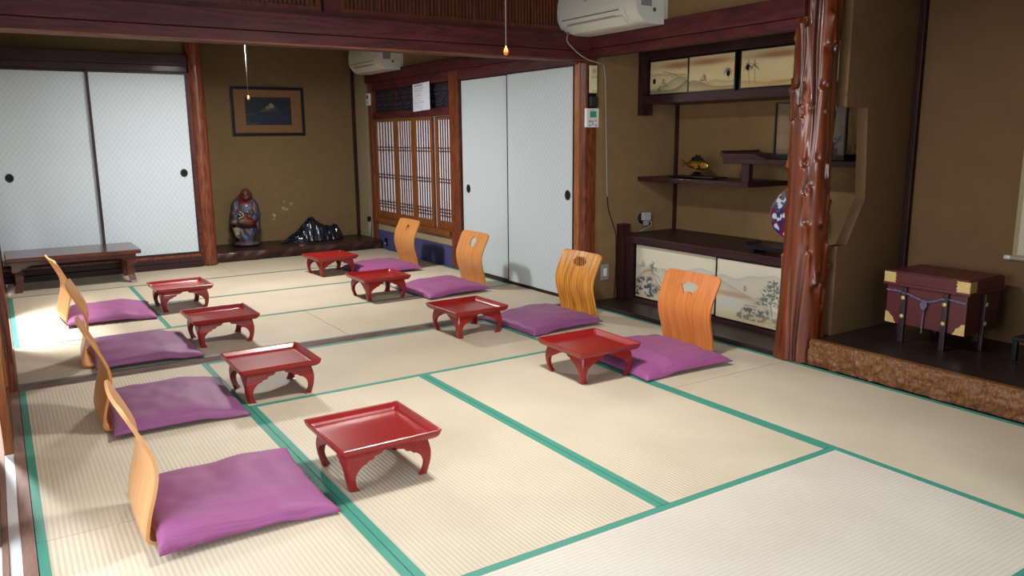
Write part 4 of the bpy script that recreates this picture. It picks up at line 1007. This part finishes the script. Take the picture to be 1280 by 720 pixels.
tray_table(1.115, -1.885, .0, TL+'nearest the camera, in the left row')
tray_table(1.075, -.70, .0, TL+'in the left row, just this side of the floor sill')
tray_table(1.11, .51, .01, TL+'in the left row, just beyond the floor sill')
tray_table(1.10, 1.72, .03, TL+'in the left row, closest to the long low table')
tray_table(2.57, -1.37, -.02, TL+'beside the orange chair with a fan-shaped hole')
tray_table(2.50, -.19, .03, TL+'in the right row before the striped oak chair')
tray_table(2.49, 1.215, .01, TL+'in the right row before the chair with a pentagon hole')
tray_table(2.56, 2.48, .06, TL+'in the right row, farthest away near the black stone')

# bent plywood floor chair: local +x points towards the sitter's front, back at x<0
PROF = smooth_pts([(.045, .008), (.012, .012), (-.006, .026), (-.006, .05), (.006, .11), (.024, .175), (.034, .23), (.030, .285), (.008, .345), (-.022, .41), (-.044, .455)], 8)
def chair_back(hole, hw0=.192, hw1=.212):
    pr = np.array(PROF); seg = np.hypot(*np.diff(pr, axis=0).T); s = np.concatenate([[0], np.cumsum(seg)]); Lt = s[-1]
    ns, nv = 60, 29; ss = np.concatenate([np.linspace(0, Lt-.04, ns-14), np.linspace(Lt-.04, Lt, 15)[1:]]); ns = len(ss)
    X = np.interp(ss, s, pr[:, 0]); Z = np.interp(ss, s, pr[:, 1])
    dX = np.gradient(X, ss); dZ = np.gradient(Z, ss); T = np.stack([dX, dZ], 1); T /= np.linalg.norm(T, axis=1)[:, None]; Nn = np.stack([-T[:, 1], T[:, 0]], 1)
    hw = hw0+(hw1-hw0)*(ss/Lt); rc = .035
    e = np.clip(ss-(Lt-rc), 0, rc); hw = hw-rc+np.sqrt(np.maximum(rc**2-e**2, 1e-6))
    v = np.linspace(-1, 1, nv); th = .0055
    loops = []
    for i in range(ns):
        cr = -.010*(1-v**2)*min(1, ss[i]/.1)         # gentle dish across the width
        fr = [(X[i]+Nn[i, 0]*-th+c, a*hw[i], Z[i]+Nn[i, 1]*-th) for a, c in zip(v, cr)]; bk = [(X[i]+Nn[i, 0]*th+c, a*hw[i], Z[i]+Nn[i, 1]*th) for a, c in zip(v, cr)]
        loops.append(fr+bk[::-1])
    bm = bmesh.new(); loft(bm, loops, cap=False)
    # caps as quad strips
    bm.verts.ensure_lookup_table(); n = 2*nv
    for base in (0, (ns-1)*n):
        for j in range(nv-1):
            vs_ = [bm.verts[base+j], bm.verts[base+j+1], bm.verts[base+n-2-j], bm.verts[base+n-1-j]]
            bm.faces.new(vs_ if base else vs_[::-1])
    me = bm_mesh(bm)
    if hole:
        cut = prismm([(a, b_) for a, b_ in hole], 'x', -.2, .2)
        co = bpy.data.objects.new('cut', cut); COL.objects.link(co)
        o = bpy.data.objects.new('tmpb', me); COL.objects.link(o); m = o.modifiers.new('b', 'BOOLEAN'); m.operation = 'DIFFERENCE'; m.object = co; m.solver = 'EXACT'
        dg = bpy.context.evaluated_depsgraph_get(); dg.update(); me = bpy.data.meshes.new_from_object(o.evaluated_get(dg)); bpy.data.objects.remove(o); bpy.data.objects.remove(co)
    me.materials.clear()
    for p in me.polygons: p.use_smooth = True
    me.set_sharp_from_angle(angle=math.radians(40))
    return me
fan = [(-.036, .345), (.036, .345)] + [(.066*math.cos(a)*1.0, .345-.022+.078*math.sin(a)) for a in np.linspace(.62, PI-.62, 10)]
fan = [(.058*math.cos(a), .285+.062*math.sin(a)*1.0) for a in np.linspace(PI/2-.62, PI/2+.62, 8)] + [(.116*math.cos(a), .285+.116*math.sin(a)) for a in np.linspace(PI/2+.62, PI/2-.62, 10)]
oval = [(.070*math.cos(a), .388+.029*math.sin(a)) for a in np.linspace(0, 2*PI, 26, endpoint=False)]
penta = [(.043*math.cos(a)*(1+.1*math.cos(5*(a-PI/2))), .375+.041*math.sin(a)*(1+.1*math.cos(5*(a-PI/2)))) for a in np.linspace(0, 2*PI, 30, endpoint=False)]
roundh = [(.030*math.cos(a), .375+.030*math.sin(a)) for a in np.linspace(0, 2*PI, 26, endpoint=False)]
backs = {k: chair_back(v) for k, v in dict(fan=fan, oval=oval, penta=penta, round=roundh, none=None).items()}
seat_me = boxm(.040, .37, -.19, .19, .0, .014, bev=.004)
def floor_chair(x, y, rz, hole, mat, label):
    t = thing('floor_chair', label, 'floor chair', (x, y, .0015), rz, 'legless bent plywood floor chairs')
    b_ = link('backrest', backs[hole].copy(), M[mat], t)
    s_ = seat_me.copy(); link('seat', s_, M[mat], t)
    if hole == 'oval':
        for k in range(5): link('grille_bar', boxm(-.027, -.023, (k-2)*.022-.0022, (k-2)*.022+.0022, .352, .424), M[mat], b_)
    if hole == 'round':
        link('cutout_motif', prismm([(.014*math.cos(a)-.006, .366+.016*math.sin(a)) for a in np.linspace(0, 2*PI, 18, endpoint=False)], 'x', -.036, -.012), M[mat], b_)
    return t
RZ = PI   # right row faces left
floor_chair(3.335, -1.335, PI+.03, 'fan', 'ply_orange', 'legless orange plywood chair with a fan-shaped hole, nearest in the right row')
floor_chair(3.335, -.285, PI+.02, 'oval', 'ply_oak', 'legless striped oak plywood chair with an oval grilled hole beside the corner post')
floor_chair(3.325, 1.155, PI+.02, 'penta', 'ply', 'legless plywood chair with a pentagon-shaped hole before the white sliding doors')
floor_chair(3.335, 2.44, PI+.03, 'round', 'ply', 'legless plywood chair with a round hole before the indigo dado')
floor_chair(.300, -1.865, .0, 'none', 'ply_pale', 'legless plywood chair nearest the camera in the left row')
floor_chair(.305, -.70, .0, 'none', 'ply', 'legless plywood chair second from the camera in the left row')
floor_chair(.34, .46, -.09, 'none', 'ply', 'legless plywood chair third from the camera in the left row')
floor_chair(.315, 1.68, .08, 'none', 'ply_pale', 'legless plywood chair farthest from the camera in the left row, before the long low table')

def cushion_mesh(seed, sx=.285, sy=.30, T=.064, lift=0.0):
    rs = np.random.default_rng(seed); n = 44
    u = np.linspace(-1, 1, n); U, V = np.meshgrid(u, u, indexing='ij')
    # pinched sides, pointed corners
    X = sx*U*(1-.055*(1-U**2*0)*(1-V**2)**1.0*0 - .045*(1-V**2)*0) ; Y = sy*V
    X = sx*U*(.955+.045*np.abs(V)**3); Y = sy*V*(.955+.045*np.abs(U)**3)
    edge = (np.clip(1-np.abs(U)**3.2, 0, 1)*np.clip(1-np.abs(V)**3.2, 0, 1))**.42
    wr = vnoise((n, n), (5, 5), rs)-.5; wr2 = vnoise((n, n), (12, 9), rs)-.5
    crease = .006*np.sin((U*1.2+V*2.2)*5+seed)*np.exp(-((1-np.abs(U))*(1-np.abs(V)))*6)
    top = T*edge*(1+.22*wr+.10*wr2)+.010+crease*edge
    # plump rim near corners
    seat_z = .0165; floor_z = .0025
    sup = np.where(X < .03, seat_z, np.where(X < .10, seat_z+(floor_z-seat_z)*(X-.03)/.07, floor_z))
    sup = np.full_like(X, seat_z); 
    f = np.clip((X-.09)/.08, 0, 1); sup = seat_z*(1-f)+floor_z*f
    bot = sup + .006*(1-edge)
    topz = np.maximum(sup+top*.9+.004, bot+.004)
    topz += lift*np.clip(U*V, 0, 1)
    P1 = np.stack([X, Y, topz], -1); P2 = np.stack([X, Y, bot], -1)
    idx = np.arange(n*n).reshape(n, n); F = []
    for i in range(n-1):
        for j in range(n-1):
            F.append((int(idx[i, j]), int(idx[i+1, j]), int(idx[i+1, j+1]), int(idx[i, j+1]))); F.append(tuple(int(v)+n*n for v in (idx[i, j], idx[i, j+1], idx[i+1, j+1], idx[i+1, j])))
    bd = list(idx[:-1, 0])+list(idx[-1, :-1])+list(idx[:0:-1, -1])+list(idx[0, :0:-1])
    for a, b_ in zip(bd, bd[1:]+bd[:1]): F.append((int(b_), int(a), int(a)+n*n, int(b_)+n*n))
    me = bpy.data.meshes.new('cushion'); me.from_pydata([tuple(map(float, v)) for v in np.concatenate([P1.reshape(-1, 3), P2.reshape(-1, 3)])], [], F)
    bm = bmesh.new(); bm.from_mesh(me); me2 = bm_mesh(bm, True)
    return me2
def cushion(x, y, rz, seed, label, mat='fabric', **kw):
    o = link('floor_cushion', cushion_mesh(seed, **kw), M[mat], loc=(x, y, .0), rot=(0, 0, rz))
    o['label'] = label; o['category'] = 'cushion'; o['group'] = 'purple floor cushions on the chairs'
# local +x = sitter front
cushion(.592, -1.875, .0, 1, 'purple floor cushion nearest the camera in the left row', sx=.285, sy=.295, lift=.022)
cushion(.605, -.70, -.02, 2, 'purple floor cushion second from the camera in the left row', 'fabric2', sx=.285, sy=.325)
cushion(.645, .46, .0, 3, 'purple floor cushion in the left row lying beside the floor sill', 'fabric2', sx=.285, sy=.33)
cushion(.61, 1.68, -.05, 4, 'purple floor cushion farthest from the camera in the left row, sunlit at its edge')
cushion(3.02, -1.38, PI-.05, 5, 'purple floor cushion on the orange chair with a fan-shaped hole', lift=.0, sx=.30, sy=.32)
cushion(3.03, -.285, PI+.03, 6, 'purple floor cushion on the striped oak chair', 'fabric2')
cushion(3.015, 1.14, PI+.06, 7, 'purple floor cushion on the chair with a pentagon-shaped hole')
cushion(3.03, 2.39, PI+.06, 8, 'purple floor cushion on the chair before the indigo dado')

# long low bench-table by the far doors
def long_table():
    t = thing('long_low_table', 'long glossy dark wood low table standing before the far white doors', 'low table', (.52, 3.31, 0))
    hw, hd = .51, .30
    link('tabletop', boxm(-hw, hw, -hd, hd, .262, .298, bev=.009), M['tablewood'], t)
    ap = [(-.47, .261), (.47, .261), (.47, .175), (.43, .178), (.40, .20), (.37, .205), (.35, .222), (.30, .228), (-.30, .228), (-.35, .222), (-.37, .205), (-.40, .20), (-.43, .178), (-.47, .175)]
    for s_ in (-1, 1): link('apron', prismm(ap, 'y', s_*.258, s_*.238), M['tablewood'], t)
    for s_ in (-1, 1): link('side_apron', boxm(s_*.452, s_*.47, -.237, .237, .20, .261), M['tablewood'], t)
    for sx in (-1, 1):
        for sy in (-1, 1):
            loops = []
            for z, o, w_ in ((0, .010, .058), (.02, .006, .055), (.07, -.006, .055), (.14, -.008, .06), (.20, .0, .066), (.261, .0, .066)):
                cx, cy = sx*(.43+o), sy*(.20+o); h_ = w_/2; loops.append([(cx-h_, cy-h_, z), (cx+h_, cy-h_, z), (cx+h_, cy+h_, z), (cx-h_, cy+h_, z)])
            link('leg', loftm(loops, False), M['tablewood'], t)
long_table()

# ------------------------------------------------------------------ wall fixtures
def air_conditioner(y1, z0, label, length=.80):
    # local x runs towards the camera along the wall; -y faces the room
    t = thing('air_conditioner', label, 'air conditioner', (RW-.032, y1, z0), -PI/2)
    prof = [(0, .0), (0, .285), (-.14, .285), (-.185, .275), (-.222, .245), (-.236, .20), (-.238, .13), (-.230, .085), (-.205, .045), (-.165, .012), (-.12, 0)]
    pr = smooth_pts([(0, a, b_) for a, b_ in prof[2:]], 4); pts = [(0, 0), (0, .285)] + [(p[1], p[2]) for p in pr]
    me = prismm([(p[0], p[1]) for p in pts], 'x', 0, length-.115); link('casing', me, M['ac'], t)
    link('control_end', prismm([(p[0]*.985, p[1]) for p in pts], 'x', length-.113, length), M['ac'], t)
    link('panel_gap', boxm(.05, length-.16, -.2365, -.20, .088, .0945), M['ac_dark'], t)
    lv = link('louver', boxm(-.29+length/2-.03, .29+length/2-.03, -.035, .035, -.004, .004, bev=.002), M['ac'], t); 
    lv.rotation_euler = (math.radians(-42), 0, 0); lv.location = (0, -.196, .030)
    link('louver_gap', boxm(.10, length-.21, -.222, -.19, .0605, .0645), M['ac_dark'], t); link('louver_gap', boxm(.10, length-.21, -.178, -.14, .008, .0125), M['ac_dark'], t)
    link('label_sticker', boxm(length-.068+.062, length-.068+.0685, -.192, -.105, .100, .232), plain('grey_printed_sticker', '6f6d74', .6, col2='908e94', nscale=160), t)
    bm = bmesh.new(); n = 18; cx = length+.0005
    loft(bm, [[(cx+b_, -.082+a*math.cos(2*PI*i/n), .082+a*math.sin(2*PI*i/n)) for i in range(n)] for a, b_ in ((.013, -.002), (.013, .0015), (.008, .002))]); link('round_badge', bm_mesh(bm), plain('badge_grey', '4f5050', .4), t)
    link('brand_mark', boxm(length/2-.11, length/2-.07, -.2386, -.23, .185, .190), M['ac_dark'], t)
    link('wall_plate', boxm(.03, length-.012, .0, .041, .034, .27), M['ac'], t)
    return t
AC1 = air_conditioner(.035, 1.925, 'white wall air conditioner above the beam over the shelf alcove')
air_conditioner(3.875, 1.925, 'white wall air conditioner in the far corner above the paper-screen window')

# small thermostat by the far alcove
t = thing('thermostat', 'small white thermostat with dark display on the post by the far alcove', 'thermostat', (3.645, 3.955, 1.60), -PI/2)
link('case', boxm(-.045, .045, -.022, 0, 0, .13, bev=.004), M['white'], t); link('display', boxm(-.025, .02, -.0235, -.022, .07, .11), plain('dark_display', '22332c', .3), t); link('button', boxm(-.02, .02, -.0245, -.022, .025, .04, bev=.001), M['grey'], t)
# controller with green display on the corner post
t = thing('wall_controller', 'white wall controller with green display on the corner post', 'controller', (3.70, .05, 1.305))
link('case', boxm(-.055, .06, -.026, 0, 0, .135, bev=.004), M['white'], t); link('display', boxm(-.024, .034, -.0275, -.026, .07, .115), M['green_lcd'], t)
for a in ((-.035, -.012, .036, .048), (-.006, .010, .036, .048), (.022, .036, .042, .054), (-.006, .010, .020, .030), (-.035, -.012, .010, .018), (.020, .045, .010, .018)): link('button', boxm(a[0], a[1], -.0275, -.026, a[2], a[3], bev=.0005), M['grey'], t)
link('brand_mark', boxm(-.008, .014, -.0268, -.026, .123, .127), M['grey'], t)
# cream remote in its dark holder
t = thing('remote_control', 'cream remote control above the green-display controller', 'remote control', (3.708, .05, 1.535))
link('case', boxm(-.028, .034, -.024, -.004, .012, .205, bev=.004), M['cream'], t)
bm = bmesh.new(); loft(bm, [[(.004+a*math.cos(2*PI*i/20), yy, .165+a*math.sin(2*PI*i/20)) for i in range(20)] for a, yy in ((.017, -.0238), (.017, -.0252), (.012, -.0256))]); link('dial', bm_mesh(bm), plain('dial_cream', 'b3a57c', .5), t)
for k in range(3): link('button_row', boxm(-.018+.018*k, -.006+.018*k, -.0255, -.024, .035, .11), plain('remote_key', 'e0d8b4', .5) if k == 0 else bpy.data.materials['remote_key'], t)
for k in range(2): link('button', boxm(-.018+.03*k, -.002+.03*k, -.0255, -.024, .122, .127), M['ac_dark'], t)
hd = thing('remote_holder', 'dark remote holder mounted under the cream remote control', 'holder', (3.708, .05, 1.442))
link('backplate', boxm(-.034, .042, -.0035, 0, 0, .27, bev=.001), M['dullblack'], hd); link('cup', boxm(-.026, .036, -.03, -.0036, .01, .08, bev=.004), plain('dark_green_plastic', '232a26', .5), hd)
# white cord drooping from the air conditioner and running down the wall
bm = bmesh.new(); add_tube(bm, smooth_pts([(3.44, -.02, 1.945), (3.415, -.045, 1.885), (3.46, -.05, 1.84), (3.53, -.05, 1.795), (3.61, -.05, 1.765), (3.70, -.045, 1.75), (3.755, -.03, 1.742)], 8), .0045, 8)
add_tube(bm, smooth_pts([(3.755, -.03, 1.745), (3.775, -.026, 1.6), (3.79, -.026, 1.2), (3.80, -.026, .95), (3.805, -.026, .80)], 8), .0045, 8)
bpy.context.view_layer.update()
o = link('power_cord', bm_mesh(bm, True), M['cordwhite'], AC1); o.matrix_parent_inverse = AC1.matrix_world.inverted(); o['label'] = 'white cord drooping down the alcove wall'
bm = bmesh.new(); add_tube(bm, smooth_pts([(3.805, -.027, .80), (3.82, -.027, .70), (3.87, -.027, .58), (3.895, -.027, .52)], 8), .0035, 8); add_tube(bm, smooth_pts([(3.895, -.027, .52), (3.897, -.03, .3), (3.885, -.03, .06), (3.885, -.03, .032)], 8), .003, 8)
link('lower_run', bm_mesh(bm, True), M['dullblack'], o)
# switch plate low on the wall
t = thing('wall_switch', 'grey wall switch plate low on the wall beside the striped oak chair', 'switch', (3.79, -.021, .175))
link('plate', boxm(-.038, .038, -.008, 0, 0, .12, bev=.003), M['grey'], t); link('rocker', boxm(-.016, .016, -.013, -.008, .03, .09, bev=.002), M['white'], t)
# outlet with plug on the alcove wall
t = thing('power_outlet', 'white plug adapter in the outlet above the low cabinet', 'outlet', (4.17, -.021, .565))
link('plate', lathe([(.045, 0), (.045, .006), (.04, .009)], 20), M['dullblack'], t).rotation_euler = (PI/2, 0, 0)
t.children[0].location = (-.01, 0, .055)
link('adapter', boxm(-.03, .04, -.045, -.0095, .04, .10, bev=.004), plain('adapter_grey', 'a4a4a2', .5), t)
bm = bmesh.new(); add_tube(bm, smooth_pts([(.015, -.03, .045), (.05, -.04, .02), (.03, -.05, -.005), (-.02, -.05, -.02), (-.08, -.05, -.040)], 6), .004, 8); link('cable', bm_mesh(bm, True), M['grey'], t)
link('plug', boxm(-.01, .025, -.042, -.01, .0, .04, bev=.004), M['grey'], t)
# coiled white cable on far right wall
bm = bmesh.new(); add_tube(bm, smooth_pts([(3.64, 4.03, 1.9), (3.642, 4.03, 1.2), (3.642, 4.05, .6), (3.64, 4.06, .32)], 8), .004, 8)
for k in range(4): add_tube(bm, smooth_pts([(3.64-.004*k, 4.05+.01*k, .30), (3.63, 4.03+.012*k, .20), (3.635, 4.05+.01*k, .12), (3.635, 4.08+.01*k, .2), (3.64-.004*k, 4.06+.01*k, .30)], 6), .004, 8)
o = link('hanging_cable', bm_mesh(bm, True), M['cordwhite']); o['label'] = 'white cable running down and coiled on the pale wall by the far alcove'; o['category'] = 'cable'
link('plug', boxm(3.612, 3.642, 4.045, 4.085, .285, .34, bev=.004), M['dullblack'], o)
# small black plug low on the indigo dado
t = thing('floor_outlet', 'small black outlet on the indigo dado behind the farthest tray table', 'outlet', (RW+.004, 3.66, .005), -PI/2)
link('body', boxm(-.022, .022, -.02, 0, .04, .12, bev=.004), M['dullblack'], t); link('plug', boxm(-.014, .014, -.032, -.0205, .05, .075, bev=.003), M['grey'], t)

# paper notice hung on the window transom
c = Canvas(48, 64, (214, 220, 232)); rs = np.random.default_rng(77)
c.mix(.5*((c.v > .9) & (c.v < .96) & (c.u > .1) & (c.u < .62)), (90, 94, 108))
for k in range(9):
    vv = .82-.085*k; e = rs.uniform(.35, .8); c.mix(.35*((np.abs(c.v-vv) < .012) & (c.u > .1) & (c.u < e)), (110, 114, 130))
t = thing('paper_notice', 'white printed paper notice pinned over the paper-screen window', 'notice', (RW-.018, 2.815, 1.495), -PI/2)
w_, h_ = .37, .265; ny, nx = c.a.shape[:2]; P = np.zeros((nx, ny, 3)); P[..., 0] = c.u.T*w_; P[..., 2] = c.v.T*h_ + .012*c.u.T; P[..., 1] = -.012-.010*np.exp(-((c.u.T-.62)/.12)**2)*(1-.5*c.v.T)
me = grid_mesh(P, True); set_vcol(me, c.a.transpose(1, 0, 2).reshape(-1, 3)); me = evaluated(me, [('SOLIDIFY', {'thickness': .0006})]); me.materials.clear(); link('sheet', me, M['paperwhite'], t)
bm = bmesh.new(); add_tube(bm, [(.31, -.014, .272), (.31, .0, .275)], .004, 8); link('pin', bm_mesh(bm, True), M['grey'], t)

# ------------------------------------------------------------------ pendant lamps with pull cords
def pendant(x, y, zb, label, power, cord_to, knob_label):
    t = thing('pendant_lamp', label, 'lamp', (x, y, zb))
    h = .25
    bars = [(sx*h-.012, sx*h+.012, sy*h-.012, sy*h+.012, 0, .15) for sx in (-1, 1) for sy in (-1, 1)]
    for z in (0, .138): bars += [(-h, h, s_*h-.010, s_*h+.010, z, z+.012) for s_ in (-1, 1)] + [(s_*h-.010, s_*h+.010, -h, h, z, z+.012) for s_ in (-1, 1)]
    link('frame', boxesm(bars), M['lampwood'], t)
    for s_ in (-1, 1):
        link('side_panel', boxm(-h+.012, h-.012, s_*h-.002, s_*h+.002, .012, .138), M['lampshade'], t); link('side_panel', boxm(s_*h-.002, s_*h+.002, -h+.012, h-.012, .012, .138), M['lampshade'], t)
    link('top_plate', boxm(-h, h, -h, h, .151, .158), M['lampwood'], t)
    link('suspension', tubem([(0, 0, .158), (0, 0, CEIL-zb-.001)], .006), M['dullblack'], t)
    l = bpy.data.lights.new('lamp_tube', 'AREA'); l.shape = 'DISK'; l.size = .30; l.energy = power; l.color = (1.0, .98, .95)
    o = bpy.data.objects.new('lamp_tube', l); COL.objects.link(o); o.parent = t; o.location = (0, 0, .02)
    zt = cord_to-zb
    link('pull_cord', tubem([(-.03, 0, .03), (-.03, 0, zt+.03)], .0015, 6), M['cordwhite'], t)
    kn = lathe([(.002, 0), (.009, .004), (.0105, .012), (.008, .022), (.004, .032), (.002, .036)], 14); link('pull_knob', kn, M['orange'], t, loc=(-.03, 0, zt))
pendant(1.80, 1.95, 2.03, 'square pendant lamp with orange-tipped pull cord over the back room', 68, 1.545, '')
pendant(1.81, -1.82, 2.06, 'square pendant lamp with orange-tipped pull cord over the front room', 48, 1.565, '')
